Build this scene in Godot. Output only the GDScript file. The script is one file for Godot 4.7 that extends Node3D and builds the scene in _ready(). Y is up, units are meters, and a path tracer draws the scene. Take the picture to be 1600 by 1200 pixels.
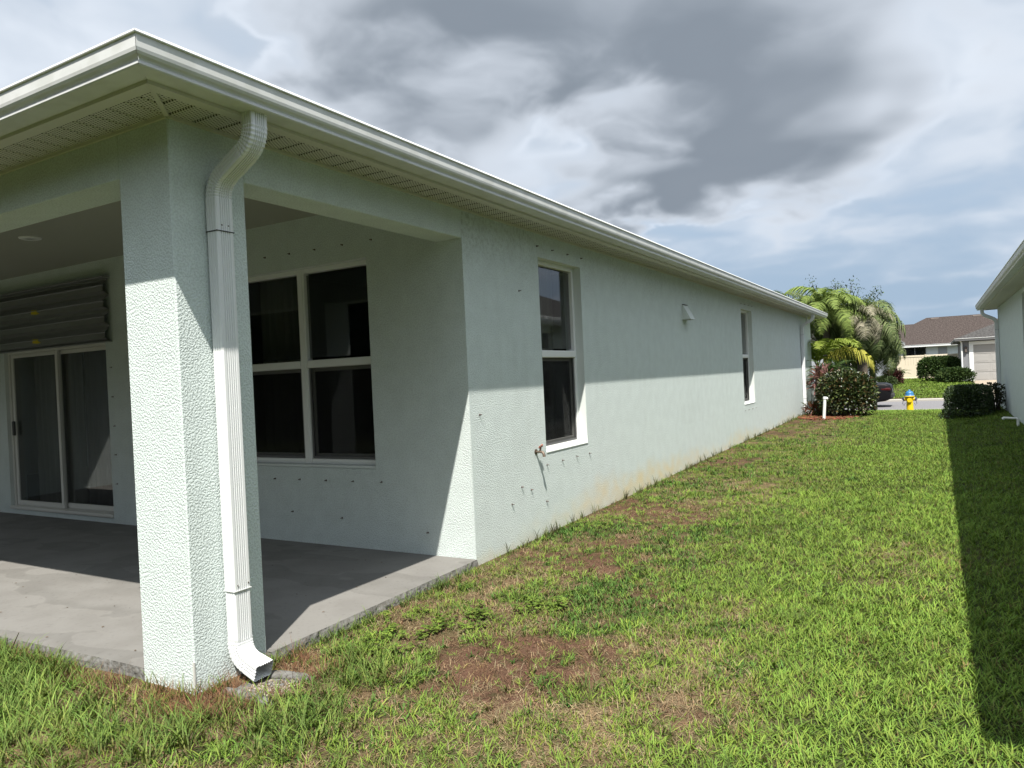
extends Node3D

# ---------------------------------------------------------------- mesh builder
class MB:
	var v := PackedVector3Array()
	var n := PackedVector3Array()
	var u := PackedVector2Array()
	var u2 := PackedVector2Array()
	var c := PackedColorArray()
	var xf := Transform3D()
	var col := Color(1, 1, 1)
	var use_col := false
	var uvf: Callable
	var uv2f: Callable

	func put(p: Vector3, nn: Vector3) -> void:
		var q := xf * p
		v.push_back(q)
		n.push_back((xf.basis * nn).normalized())
		if use_col:
			c.push_back(col)
		if uvf.is_valid():
			u.push_back(uvf.call(q))
		if uv2f.is_valid():
			u2.push_back(uv2f.call(q))

	func tri(a: Vector3, b: Vector3, d: Vector3) -> void:   # counter-clockwise seen from outside
		var nn := (b - a).cross(d - a).normalized()
		put(a, nn); put(d, nn); put(b, nn)

	func quad(a: Vector3, b: Vector3, d: Vector3, e: Vector3) -> void:
		var nn := (d - a).cross(e - b).normalized()
		put(a, nn); put(d, nn); put(b, nn)
		put(a, nn); put(e, nn); put(d, nn)

	func quadn(a: Vector3, b: Vector3, d: Vector3, e: Vector3, na: Vector3, nb: Vector3, nd: Vector3, ne: Vector3) -> void:
		put(a, na); put(d, nd); put(b, nb)
		put(a, na); put(e, ne); put(d, nd)

	func box(lo: Vector3, hi: Vector3, bev := 0.0) -> void:
		var b := minf(bev, minf(hi.x - lo.x, minf(hi.y - lo.y, hi.z - lo.z)) * 0.45)
		var ce := (lo + hi) * 0.5
		var h := (hi - lo) * 0.5
		for ax in 3:
			var a1 := (ax + 1) % 3
			var a2 := (ax + 2) % 3
			for s in [-1.0, 1.0]:
				var p := []
				for k in [[-1, -1], [1, -1], [1, 1], [-1, 1]]:
					var w := Vector3()
					w[ax] = s * h[ax]
					w[a1] = k[0] * (h[a1] - b)
					w[a2] = k[1] * (h[a2] - b)
					p.append(ce + w)
				if s > 0: quad(p[0], p[1], p[2], p[3])
				else: quad(p[3], p[2], p[1], p[0])
			if b > 0.0:
				for s1 in [-1.0, 1.0]:
					for s2 in [-1.0, 1.0]:
						var q := []
						for t in [[-1, 0], [1, 0], [1, 1], [-1, 1]]:
							var w := Vector3()
							w[ax] = t[0] * (h[ax] - b)
							w[a1] = s1 * (h[a1] - (b if t[1] == 1 else 0.0))
							w[a2] = s2 * (h[a2] - (0.0 if t[1] == 1 else b))
							q.append(ce + w)
						if s1 * s2 < 0: quad(q[0], q[1], q[2], q[3])
						else: quad(q[3], q[2], q[1], q[0])
		if b > 0.0:
			for sx in [-1.0, 1.0]:
				for sy in [-1.0, 1.0]:
					for sz in [-1.0, 1.0]:
						var A := ce + Vector3(sx * h.x, sy * (h.y - b), sz * (h.z - b))
						var B := ce + Vector3(sx * (h.x - b), sy * h.y, sz * (h.z - b))
						var D := ce + Vector3(sx * (h.x - b), sy * (h.y - b), sz * h.z)
						if sx * sy * sz > 0: tri(A, B, D)
						else: tri(A, D, B)

	func cbox(ce: Vector3, s: Vector3, bev := 0.0) -> void:
		box(ce - s * 0.5, ce + s * 0.5, bev)

	func loft(rings: Array, closed := true, smooth := false, cap0 := false, cap1 := false) -> void:
		var m: int = rings[0].size()
		var last := m if closed else m - 1
		var R := rings.size()
		var norms := []
		if smooth:
			for i in R:
				var row := PackedVector3Array()
				for j in m:
					var jn := (j + 1) % m if closed else mini(j + 1, m - 1)
					var jp := (j - 1 + m) % m if closed else maxi(j - 1, 0)
					var e1: Vector3 = rings[mini(i + 1, R - 1)][j] - rings[maxi(i - 1, 0)][j]
					var e2: Vector3 = rings[i][jn] - rings[i][jp]
					row.push_back(e2.cross(e1).normalized())
				norms.append(row)
		for i in R - 1:
			for j in last:
				var k := (j + 1) % m
				var a: Vector3 = rings[i][j]
				var b: Vector3 = rings[i][k]
				var d: Vector3 = rings[i + 1][k]
				var e: Vector3 = rings[i + 1][j]
				if smooth: quadn(a, b, d, e, norms[i][j], norms[i][k], norms[i + 1][k], norms[i + 1][j])
				else: quad(a, b, d, e)
		for w in [[cap0, 0], [cap1, R - 1]]:
			if w[0]:
				var r = rings[w[1]]
				var ce := Vector3()
				for p in r: ce += p
				ce /= m
				for j in m:
					if w[1] == 0: tri(ce, r[(j + 1) % m], r[j])
					else: tri(ce, r[j], r[(j + 1) % m])

	func tube(pts: Array, radii: Array, sides := 8, caps := true) -> void:
		var rings := []
		var up := Vector3(0.13, 0.97, 0.21).normalized()
		for i in pts.size():
			var d: Vector3 = (pts[mini(i + 1, pts.size() - 1)] - pts[maxi(i - 1, 0)]).normalized()
			if absf(d.dot(up)) > 0.93: up = Vector3(0.9, 0.1, 0.42).normalized()
			var sx := d.cross(up).normalized()
			var sy := sx.cross(d).normalized()
			up = sy
			var r := PackedVector3Array()
			var rad: float = radii[i] if radii.size() > 1 else radii[0]
			for k in sides:
				var a := -TAU * k / sides
				r.push_back(pts[i] + (sx * cos(a) + sy * sin(a)) * rad)
			rings.append(r)
		loft(rings, true, true, caps, caps)

	func lathe(profile: Array, sides := 20) -> void:   # [radius, y] from the bottom up, about y
		var rings := []
		for p in profile:
			var r := PackedVector3Array()
			for k in sides:
				var a := -TAU * k / sides
				r.push_back(Vector3(cos(a) * p[0], p[1], sin(a) * p[0]))
			rings.append(r)
		loft(rings, true, true, false, false)

	func mesh() -> ArrayMesh:
		var arr := []
		arr.resize(Mesh.ARRAY_MAX)
		arr[Mesh.ARRAY_VERTEX] = v
		arr[Mesh.ARRAY_NORMAL] = n
		if u.size() == v.size(): arr[Mesh.ARRAY_TEX_UV] = u
		if u2.size() == v.size(): arr[Mesh.ARRAY_TEX_UV2] = u2
		if c.size() == v.size(): arr[Mesh.ARRAY_COLOR] = c
		var am := ArrayMesh.new()
		am.add_surface_from_arrays(Mesh.PRIMITIVE_TRIANGLES, arr)
		return am

# ---------------------------------------------------------------- names, parts, tags
var rng := RandomNumberGenerator.new()
var M := {}
var used := {}

func numbered(called: String) -> String:
	var k: int = used.get(called, 0)
	used[called] = k + 1
	return called if k == 0 else "%s_%03d" % [called, k]

func thing(called: String, label: String, category: String, at := Vector3.ZERO, turn := 0.0, group := "") -> Node3D:
	var o := Node3D.new()
	o.name = numbered(called)
	add_child(o)
	o.position = at
	o.rotation.y = turn
	tag(o, label, category, group)
	return o

func tag(o: Node, label: String, category: String, group := "") -> void:
	o.set_meta("label", label)
	o.set_meta("category", category)
	if group: o.set_meta("group", group)

func part(called: String, mb: MB, m: Material, parent: Node3D) -> MeshInstance3D:
	return inst(called, mb.mesh(), m, parent)

func inst(called: String, mesh: Mesh, m: Material, parent: Node3D, xf := Transform3D()) -> MeshInstance3D:
	var o := MeshInstance3D.new()
	var nm := called
	var k := 0
	while parent.has_node(NodePath(nm)):
		k += 1
		nm = "%s_%03d" % [called, k]
	o.name = nm
	o.mesh = mesh
	o.material_override = m
	o.transform = xf
	parent.add_child(o, true)
	return o

func struct(called: String, mb: MB, m: Material, label := "") -> MeshInstance3D:
	var o := MeshInstance3D.new()
	o.name = numbered(called)
	o.mesh = mb.mesh()
	o.material_override = m
	add_child(o, true)
	o.set_meta("kind", "structure")
	if label: o.set_meta("label", label)
	return o

func multi(called: String, mesh: Mesh, m: Material, buf: PackedFloat32Array, parent: Node) -> MultiMeshInstance3D:
	var mm := MultiMesh.new()
	mm.transform_format = MultiMesh.TRANSFORM_3D
	mm.use_colors = true
	mm.mesh = mesh
	mm.instance_count = buf.size() / 16
	mm.buffer = buf
	var o := MultiMeshInstance3D.new()
	o.name = called
	o.multimesh = mm
	o.material_override = m
	parent.add_child(o, true)
	o.set_meta("kind", "stuff")
	return o

func pushx(buf: PackedFloat32Array, b: Basis, o: Vector3, c: Color) -> void:
	buf.append_array(PackedFloat32Array([b.x.x, b.y.x, b.z.x, o.x, b.x.y, b.y.y, b.z.y, o.y, b.x.z, b.y.z, b.z.z, o.z, c.r, c.g, c.b, 1.0]))

func lin(r: float, g: float, b: float, a := 1.0) -> Color:
	var k := Color(r, g, b).linear_to_srgb()
	k.a = a
	return k

func mat(r: float, g: float, b: float, rough := 0.85, metal := 0.0, spec := 0.5) -> StandardMaterial3D:
	var m := StandardMaterial3D.new()
	m.albedo_color = lin(r, g, b)
	m.roughness = rough
	m.metallic = metal
	m.metallic_specular = spec
	m.cull_mode = BaseMaterial3D.CULL_DISABLED
	return m

func noise(sd: int, freq: float, oct := 4, type := FastNoiseLite.TYPE_SIMPLEX_SMOOTH) -> FastNoiseLite:
	var f := FastNoiseLite.new()
	f.seed = sd
	f.noise_type = type
	f.frequency = freq
	f.fractal_type = FastNoiseLite.FRACTAL_FBM if oct > 1 else FastNoiseLite.FRACTAL_NONE
	f.fractal_octaves = oct
	return f

func sm(a: float, b: float, x: float) -> float:
	return smoothstep(a, b, x)

func tile_tex(sd: int, size: int, freq: float, oct: int, c0: Color, c1: Color, lo := 0.25, hi := 0.75) -> ImageTexture:   # seamless two-colour noise
	var src := noise(sd, freq, oct).get_seamless_image(size, size)
	src.convert(Image.FORMAT_L8)
	var d := src.get_data()
	var out := PackedByteArray()
	out.resize(size * size * 3)
	var lut := []
	for i in 256:
		lut.append(c0.lerp(c1, sm(lo, hi, i / 255.0)).linear_to_srgb())
	for i in size * size:
		var k: Color = lut[d[i]]
		out[i * 3] = int(k.r * 255.0); out[i * 3 + 1] = int(k.g * 255.0); out[i * 3 + 2] = int(k.b * 255.0)
	return ImageTexture.create_from_image(Image.create_from_data(size, size, false, Image.FORMAT_RGB8, out))

func height_tex(sd: int, size: int, freq: float, oct: int, lo := 0.0, hi := 1.0) -> ImageTexture:
	var src := noise(sd, freq, oct).get_seamless_image(size, size)
	src.convert(Image.FORMAT_L8)
	var d := src.get_data()
	var lut := PackedByteArray()
	for i in 256:
		lut.push_back(int(255.0 * sm(lo, hi, i / 255.0)))
	for i in d.size():
		d[i] = lut[d[i]]
	return ImageTexture.create_from_image(Image.create_from_data(size, size, false, Image.FORMAT_L8, d))

func tri_world(m: StandardMaterial3D, scale: float) -> void:
	m.uv1_triplanar = true
	m.uv1_world_triplanar = true
	m.uv1_triplanar_sharpness = 8.0
	m.uv1_scale = Vector3(scale, scale, scale)

func bump(m: StandardMaterial3D, t: Texture2D, cm: float) -> void:
	m.heightmap_enabled = true
	m.heightmap_texture = t
	m.heightmap_scale = cm

# ---------------------------------------------------------------- the lie of the land
const GZ := [[-400.0, 0.05], [-60.0, 0.0], [-48.0, 0.0], [-44.0, -0.13], [-40.0, -0.33], [-37.3, -0.44], [-37.1, -0.62], [-28.9, -0.62], [-28.7, -0.46], [-26.0, -0.34], [-23.5, -0.17], [-20.5, -0.01], [-18.5, 0.055], [-14.0, 0.03], [-9.0, 0.0], [-6.0, -0.035], [-2.5, -0.055], [0.0, -0.06], [9.0, -0.075]]
var bumps := FastNoiseLite.new()

func gy(x: float, z: float) -> float:
	var y := -0.075
	if z < GZ[0][0]: y = GZ[0][1]
	else:
		for i in GZ.size() - 1:
			if z >= GZ[i][0] and z < GZ[i + 1][0]:
				y = lerpf(GZ[i][1], GZ[i + 1][1], (z - GZ[i][0]) / (GZ[i + 1][0] - GZ[i][0]))
				break
	if z > -28.0:
		y += 0.10 * sm(3.7, 4.6, x) * sm(-26.0, -20.0, z) + 0.012 * bumps.get_noise_2d(x, z) * sm(0.0, 0.3, x if z < 0.1 else 1.0)
		if x < -0.12 and z < -0.1: y = minf(y, -0.1)
	return y

func _ready() -> void:
	rng.seed = 4711
	bumps.seed = 5
	bumps.frequency = 1.3
	bumps.fractal_octaves = 3
	view_and_light()
	materials()
	lay_ground()
	build_house()
	build_neighbour()
	build_far_side()
	grow_lawn()
	grow_plants()
	small_things()

# ---------------------------------------------------------------- camera, sky, sun, exposure
func view_and_light() -> void:
	var cam := Camera3D.new()
	cam.name = "camera"
	cam.transform = Transform3D(Basis(Vector3(0.86476, -0.04591, -0.50008), Vector3(0.03563, 0.99891, -0.03009), Vector3(0.50092, 0.0082, 0.86546)).orthonormalized(), Vector3(3.1948, 1.4184, 2.2912))
	cam.fov = 55.193
	cam.near = 0.05
	cam.far = 900.0
	add_child(cam)
	var env := Environment.new()
	env.background_mode = Environment.BG_SKY
	env.tonemap_mode = Environment.TONE_MAPPER_LINEAR
	env.tonemap_exposure = 1.8
	env.sdfgi_enabled = true
	env.ssao_enabled = true
	env.ssil_enabled = true
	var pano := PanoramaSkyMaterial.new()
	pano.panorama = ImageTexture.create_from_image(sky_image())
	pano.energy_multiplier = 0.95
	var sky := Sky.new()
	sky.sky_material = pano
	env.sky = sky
	var we := WorldEnvironment.new()
	we.name = "world_environment"
	we.environment = env
	add_child(we)
	var sun := DirectionalLight3D.new()
	sun.name = "sun"
	sun.light_energy = 1.5
	sun.light_color = Color(1.0, 0.98, 0.945)
	sun.light_angular_distance = 0.5
	sun.shadow_enabled = true
	add_child(sun)
	sun.look_at_from_position(Vector3(0.292, 1.0, 0.530), Vector3.ZERO, Vector3.UP)

func sky_image() -> Image:
	var W := 3072
	var H := 1536
	var im := Image.create(W, H, false, Image.FORMAT_RGBF)
	var big := noise(11, 0.75, 5)
	var fine := noise(12, 2.2, 7)
	var warp := noise(13, 1.1, 3)
	# cloud masses as [azimuth, elevation, half width, half height, darkening]
	var masses := [[-25.0, 20.5, 20.0, 9.0, 0.52], [-31.0, 26.0, 10.0, 4.6, 0.8], [-12.0, 23.5, 12.0, 6.0, 0.75], [-11.5, 15.6, 8.0, 3.2, 1.0], [-19.5, 12.4, 7.0, 2.1, 0.8], [-36.0, 17.6, 5.0, 2.5, 0.35], [-26.0, 18.3, 4.5, 2.4, -0.5], [-19.5, 20.4, 3.0, 1.5, -0.35],
		[-58.0, 24.0, 9.0, 7.0, -0.8], [-43.0, 24.0, 8.0, 5.5, 0.3], [1.0, 19.0, 3.0, 4.0, -0.3], [-14.5, 8.9, 4.5, 1.4, -0.35], [-8.0, 34.0, 20.0, 6.0, 0.8], [35.0, 30.0, 18.0, 7.0, 0.9], [60.0, 22.0, 14.0, 5.0, 0.8], [-95.0, 28.0, 16.0, 7.0, 0.9], [-130.0, 18.0, 14.0, 5.0, 0.8], [95.0, 26.0, 17.0, 6.0, 0.9], [-165.0, 20.0, 15.0, 5.0, 0.8], [20.0, 50.0, 24.0, 8.0, 0.8], [-60.0, 52.0, 22.0, 8.0, 0.8], [150.0, 24.0, 14.0, 5.0, 0.8], [130.0, 40.0, 20.0, 7.0, -0.5], [-110.0, 45.0, 20.0, 7.0, 0.7]]
	for j in H:
		var el := 90.0 - (j + 0.5) * 180.0 / H
		if el < -1.5:
			im.fill_rect(Rect2i(0, j, W, H - j), Color(0.2, 0.22, 0.2))
			break
		var y := sin(deg_to_rad(el))
		var r := cos(deg_to_rad(el))
		var near := masses.filter(func(m): return absf(el - m[1]) < m[3] * 2.25 + 3.5)
		var k := 1.0 / (maxf(y, 0.0) + 0.16)
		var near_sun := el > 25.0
		var low := Color(0.225, 0.30, 0.39).lerp(Color(0.265, 0.34, 0.435), sm(3.0, 14.0, el)).lerp(Color(0.30, 0.40, 0.56), sm(25.0, 70.0, el))
		for i in W:
			var az := fposmod((i + 0.5) * 360.0 / W + 180.0, 360.0) - 180.0
			var d := Vector3(sin(deg_to_rad(az)) * r, y, -cos(deg_to_rad(az)) * r)
			var px := d.x * k
			var pz := d.z * k
			var wx := warp.get_noise_2d(px * 1.6, pz * 1.6)
			var wy := warp.get_noise_2d(px * 1.6 + 31.0, pz * 1.6 - 17.0)
			var b := big.get_noise_2d(px + wx * 0.12, pz + wy * 0.12)
			var f := fine.get_noise_2d(px + wx * 0.10, pz + wy * 0.10)
			var s := 0.0
			for m in near:
				var da := fposmod(az - m[0] + wx * 5.0 + f * 3.5 + 180.0, 360.0) - 180.0
				if absf(da) < m[2] * 2.3:
					var q: float = pow(da / m[2], 2.0) + pow((el - m[1] + wy * 2.2 + f * 2.4) / m[3], 2.0)
					if q < 5.0: s += m[4] * exp(-q)
			# air behind, then the high pale layer, then the dark deck
			var cover := sm(-0.6, 0.15, b + f * 0.4 + 0.2 + 0.2 * sm(14.0, 20.0, el) - minf(s, 0.0) * 0.5) * sm(2.0, 18.0, el + 4.0 * f + 5.0 * b)
			var light := clampf(0.20 + 0.1 * sm(-30.0, -50.0, az) + b * 0.6 + f * 0.5 - minf(s, 0.0) * 0.75, 0.0, 1.0)
			var pale := Color(0.345, 0.39, 0.45).lerp(Color(0.545, 0.58, 0.63), light)
			var c := low.lerp(pale, cover * 0.95)
			var dark := s + b * 0.30 + f * 0.40
			var a := sm(0.06, 0.62, dark) * sm(1.0, 7.0, el)
			var rim := sm(0.02, 0.16, dark) * (1.0 - sm(0.16, 0.34, dark))
			c = c.lerp(Color(0.64, 0.675, 0.73), rim * 0.32 * sm(3.0, 9.0, el) * sm(0.05, 0.35, absf(s)))
			var deck := Color(0.40, 0.435, 0.485).lerp(Color(0.14, 0.165, 0.197), sm(0.25, 1.25, s + b * 0.25 + f * 0.42))
			c = c.lerp(deck, a * 0.95)
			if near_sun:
				var sun := acos(clampf(d.dot(Vector3(0.250, 0.855, 0.453)), -1.0, 1.0))   # glow added round the sun, out of view, to lift the shaded walls
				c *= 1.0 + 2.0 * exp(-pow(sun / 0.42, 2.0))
			im.set_pixel(i, j, c)
	return im

# ---------------------------------------------------------------- materials
func materials() -> void:
	# stucco: knocked-down lumps about a centimetre across
	var A := noise(21, 0.085, 3).get_seamless_image(1024, 1024)
	var B := noise(22, 0.24, 2).get_seamless_image(1024, 1024)
	A.convert(Image.FORMAT_L8); B.convert(Image.FORMAT_L8)
	var da := A.get_data()
	var db := B.get_data()
	var lut := PackedFloat32Array()
	for i in 256: lut.push_back(sm(0.30, 0.66, i / 255.0))
	for i in da.size():
		da[i] = int(clampf(lut[da[i]] * 170.0 + (db[i] - 128) * 0.62 + 40.0, 0.0, 255.0))
	var stuccoh := ImageTexture.create_from_image(Image.create_from_data(1024, 1024, false, Image.FORMAT_L8, da))
	M.stucco = mat(0.65, 0.72, 0.70, 0.92, 0.0, 0.3)
	tri_world(M.stucco, 1.0 / 1.35)
	bump(M.stucco, stuccoh, 0.25)
	var low := noise(23, 0.006, 4).get_seamless_image(1024, 1024)
	low.convert(Image.FORMAT_L8)
	var dl := low.get_data()
	var rgbd := PackedByteArray()
	rgbd.resize(1024 * 1024 * 3)
	for i in da.size():   # the hollows of the stucco are darker
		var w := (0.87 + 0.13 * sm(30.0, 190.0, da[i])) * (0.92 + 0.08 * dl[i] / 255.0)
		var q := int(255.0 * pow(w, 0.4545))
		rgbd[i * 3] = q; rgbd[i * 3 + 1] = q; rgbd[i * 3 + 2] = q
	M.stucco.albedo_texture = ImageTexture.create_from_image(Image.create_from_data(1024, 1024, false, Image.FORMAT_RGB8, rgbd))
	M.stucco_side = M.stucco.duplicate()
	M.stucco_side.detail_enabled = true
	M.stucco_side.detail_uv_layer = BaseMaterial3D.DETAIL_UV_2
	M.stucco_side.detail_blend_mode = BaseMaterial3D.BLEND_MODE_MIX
	M.stucco_side.detail_albedo = stain_shade_tex()
	M.stucco_smooth = mat(0.64, 0.68, 0.655, 0.9, 0.0, 0.3)
	M.trim = mat(0.74, 0.75, 0.735, 0.45)          # white coated aluminium and vinyl
	M.vinyl = mat(0.60, 0.595, 0.555, 0.5)
	M.gutter = mat(0.61, 0.62, 0.605, 0.6)
	M.gutter.albedo_texture = tile_tex(31, 256, 0.02, 4, Color(0.90, 0.90, 0.88), Color(1, 1, 1), 0.15, 0.6)
	tri_world(M.gutter, 0.8)
	M.fascia = mat(0.56, 0.55, 0.49, 0.6)
	M.soffit = mat(1, 1, 1, 0.7)
	M.soffit.albedo_texture = perforated_tex()
	M.soffit_trim = mat(0.55, 0.54, 0.48, 0.6)
	M.pipe = mat(0.70, 0.715, 0.715, 0.38)
	M.seam = mat(0.03, 0.03, 0.03, 0.9)
	M.concrete = mat(0.196, 0.190, 0.177, 0.9, 0.0, 0.3)
	M.concrete.albedo_texture = tile_tex(41, 512, 0.012, 5, Color(0.90, 0.895, 0.89), Color(1.0, 1.0, 1.0), 0.2, 0.8)
	tri_world(M.concrete, 0.33)
	bump(M.concrete, height_tex(42, 512, 0.12, 3), 0.08)
	M.concrete_rough = mat(0.165, 0.162, 0.152, 0.95, 0.0, 0.3)
	M.concrete_rough.albedo_texture = tile_tex(43, 512, 0.03, 5, Color(0.74, 0.72, 0.68), Color(1, 1, 1))
	tri_world(M.concrete_rough, 1.2)
	bump(M.concrete_rough, height_tex(44, 512, 0.03, 4), 0.7)
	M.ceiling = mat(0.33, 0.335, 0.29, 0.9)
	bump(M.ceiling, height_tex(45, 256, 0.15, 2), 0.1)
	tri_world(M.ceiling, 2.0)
	M.inside = mat(0.10, 0.095, 0.085, 0.9)
	M.glass = mat(0.01, 0.013, 0.013, 0.02)
	M.glass.albedo_color.a = 0.32
	M.glass.transparency = BaseMaterial3D.TRANSPARENCY_ALPHA
	M.dark_glass = mat(0.012, 0.014, 0.016, 0.04, 0.0, 0.6)
	M.screen = mat(0.10, 0.10, 0.10, 0.6)
	M.mesh_screen = mat(0.015, 0.015, 0.015, 0.9, 0.0, 0.1)
	M.mesh_screen.albedo_color.a = 0.62
	M.mesh_screen.transparency = BaseMaterial3D.TRANSPARENCY_ALPHA
	M.curtain = mat(0.26, 0.28, 0.24, 0.9)
	M.curtain.backlight_enabled = true
	M.curtain.backlight = Color(0.2, 0.2, 0.18)
	M.panel = mat(0.30, 0.305, 0.305, 0.4, 0.6)
	M.sticker = mat(0.62, 0.50, 0.03, 0.6)
	M.bolt = mat(0.14, 0.115, 0.10, 0.6, 0.5)
	M.brass = mat(0.17, 0.13, 0.10, 0.5, 0.6)
	M.rust = mat(0.33, 0.15, 0.11, 0.7)
	M.roof = mat(0.078, 0.064, 0.058, 0.95, 0.0, 0.2)
	M.roof.albedo_texture = tile_tex(51, 512, 0.03, 4, Color(0.6, 0.58, 0.58), Color(1, 1, 1))
	tri_world(M.roof, 0.4)
	M.roof_grey = mat(0.085, 0.083, 0.08, 0.95, 0.0, 0.2)
	M.roof_grey.albedo_texture = M.roof.albedo_texture
	tri_world(M.roof_grey, 0.4)
	M.asphalt = mat(0.20, 0.195, 0.20, 0.92, 0.0, 0.3)
	M.asphalt.albedo_texture = tile_tex(52, 512, 0.05, 5, Color(0.78, 0.78, 0.78), Color(1, 1, 1))
	tri_world(M.asphalt, 0.4)
	M.kerb = mat(0.36, 0.34, 0.30, 0.9)
	M.drive = mat(0.36, 0.30, 0.225, 0.9)
	M.drive.albedo_texture = M.asphalt.albedo_texture
	tri_world(M.drive, 0.5)
	M.white_wall = mat(0.74, 0.78, 0.80, 0.9)
	M.grey_wall = mat(0.22, 0.225, 0.235, 0.9)
	M.pale_wall = mat(0.36, 0.38, 0.41, 0.9)
	for k in ["white_wall", "grey_wall", "pale_wall"]:
		tri_world(M[k], 0.7)
		M[k].albedo_texture = M.stucco.albedo_texture
		bump(M[k], stuccoh, 0.3)
	M.garage = mat(0.31, 0.30, 0.285, 0.7)
	M.fence = mat(0.66, 0.58, 0.44, 0.55)
	M.hydrant = mat(0.72, 0.50, 0.01, 0.4)
	M.hydrant_blue = mat(0.03, 0.15, 0.33, 0.4)
	M.hydrant_cap = mat(0.08, 0.085, 0.13, 0.5, 0.3)
	M.car_paint = mat(0.006, 0.006, 0.007, 0.4, 0.0, 0.3)
	M.rubber = mat(0.018, 0.018, 0.018, 0.85)
	M.rim = mat(0.28, 0.28, 0.29, 0.35, 0.8)
	M.tail = mat(0.06, 0.008, 0.008, 0.2)
	M.navy = mat(0.008, 0.014, 0.035, 0.5)
	M.pvc = mat(0.76, 0.77, 0.75, 0.4)
	M.bark = mat(0.13, 0.105, 0.08, 0.95)
	M.bark.albedo_texture = tile_tex(61, 256, 0.05, 4, Color(0.5, 0.48, 0.45), Color(1, 1, 1))
	tri_world(M.bark, 2.5)
	M.leaf = mat(1, 1, 1, 0.68, 0.0, 0.25)
	M.leaf.vertex_color_use_as_albedo = true
	M.leaf.backlight_enabled = true
	M.leaf.backlight = Color(0.55, 0.62, 0.35)
	M.gloss_leaf = mat(1, 1, 1, 0.42, 0.0, 0.5)
	M.gloss_leaf.vertex_color_use_as_albedo = true
	M.gloss_leaf.backlight_enabled = true
	M.gloss_leaf.backlight = Color(0.3, 0.35, 0.2)
	M.dry = mat(1, 1, 1, 0.9, 0.0, 0.2)
	M.dry.vertex_color_use_as_albedo = true
	M.stone = mat(1, 1, 1, 0.9, 0.0, 0.3)
	M.stone.vertex_color_use_as_albedo = true

func stain_shade_tex() -> ImageTexture:   # long side wall: splash marks at its foot, shade speckle painted under the eave
	var W := 1536
	var H := 256
	var im := Image.create(W, H, false, Image.FORMAT_RGBA8)
	var big := noise(71, 0.55, 4)
	var mid := noise(72, 3.2, 3)
	var tiny := noise(73, 26.0, 2)
	for j in H:
		var y := 2.8 - 3.1 * (j + 0.5) / H
		for i in W:
			var z := 21.2 * (i + 0.5) / W
			if y <= 0.62:
				var env := 0.35 + 0.65 * (exp(-pow((z - 6.4) / 2.2, 2.0)) + 0.55 * exp(-pow((z - 11.5) / 2.5, 2.0)) + 0.4 * exp(-pow((z - 17.0) / 2.0, 2.0)))
				env *= sm(2.6, 3.7, z)
				var top := 0.10 + 0.30 * env + 0.13 * big.get_noise_2d(z, 0.0) + 0.06 * mid.get_noise_2d(z * 1.0, y * 2.0)
				var a := sm(top, top - 0.30, y) * (0.75 * env) * (0.8 + 0.5 * mid.get_noise_2d(z, y * 1.5))
				var soil := sm(0.06, -0.06, y + 0.05 * mid.get_noise_2d(z * 2.0, 3.0)) * 0.35
				var c := Color(0.66, 0.55, 0.32).lerp(Color(0.30, 0.20, 0.11), soil)
				im.set_pixel(i, j, Color(c.linear_to_srgb(), clampf(maxf(a, soil), 0.0, 0.85)))
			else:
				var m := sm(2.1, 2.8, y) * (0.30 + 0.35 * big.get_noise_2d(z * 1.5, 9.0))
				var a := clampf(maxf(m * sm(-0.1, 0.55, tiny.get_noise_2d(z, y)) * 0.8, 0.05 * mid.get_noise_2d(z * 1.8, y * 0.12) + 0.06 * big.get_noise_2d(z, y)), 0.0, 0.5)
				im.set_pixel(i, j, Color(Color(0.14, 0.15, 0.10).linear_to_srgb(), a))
	return ImageTexture.create_from_image(im)

func slab_tex() -> ImageTexture:   # drying marks and scuffs on the painted concrete, darker along the back wall
	var im := Image.create(1024, 320, false, Image.FORMAT_RGBA8)
	var a := noise(75, 0.55, 3)
	var b := noise(76, 2.2, 4)
	var c := noise(77, 22.0, 2)
	for j in 320:
		var z := 0.1 - 2.7 * j / 320.0
		for i in 1024:
			var x := 8.6 * i / 1024.0
			var f := a.get_noise_2d(x * 0.8 + z * 0.6, z * 2.2) + 0.16 * b.get_noise_2d(x, z)
			var wet := sm(0.02, 0.07, f) * sm(0.62, 0.1, f)
			var rim := sm(0.0, 0.02, f) * sm(0.05, 0.02, f)
			var spot := sm(0.42, 0.62, c.get_noise_2d(x, z)) * 0.25
			if rim > 0.3: im.set_pixel(i, j, Color(0.55, 0.54, 0.51, rim * 0.10))
			else: im.set_pixel(i, j, Color(0.27, 0.265, 0.25, clampf(wet * 0.19 + spot * 0.7 + 0.10 * sm(-2.2, -2.54, z), 0.0, 0.5)))
	return ImageTexture.create_from_image(im)

func perforated_tex() -> ImageTexture:
	var S := 256
	var im := Image.create(S, S, false, Image.FORMAT_RGB8)
	im.fill(lin(0.56, 0.55, 0.50))
	for a in 5:
		for b in 6:
			var cx := (a + 0.5 * (b % 2) + 0.25) * S / 5.0
			var cy := (b + 0.5) * S / 6.0
			for dy in range(-12, 13):
				for dx in range(-12, 13):
					if dx * dx + dy * dy < 150: im.set_pixel(posmod(int(cx) + dx, S), posmod(int(cy) + dy, S), lin(0.02, 0.02, 0.017))
	return ImageTexture.create_from_image(im)

# ---------------------------------------------------------------- ground
const GW := 480
const GH := 1360
var g_soil := PackedFloat32Array()
var g_tan := PackedFloat32Array()
var g_clover := PackedFloat32Array()
var g_weed := PackedFloat32Array()
var g_tall := PackedFloat32Array()

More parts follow.
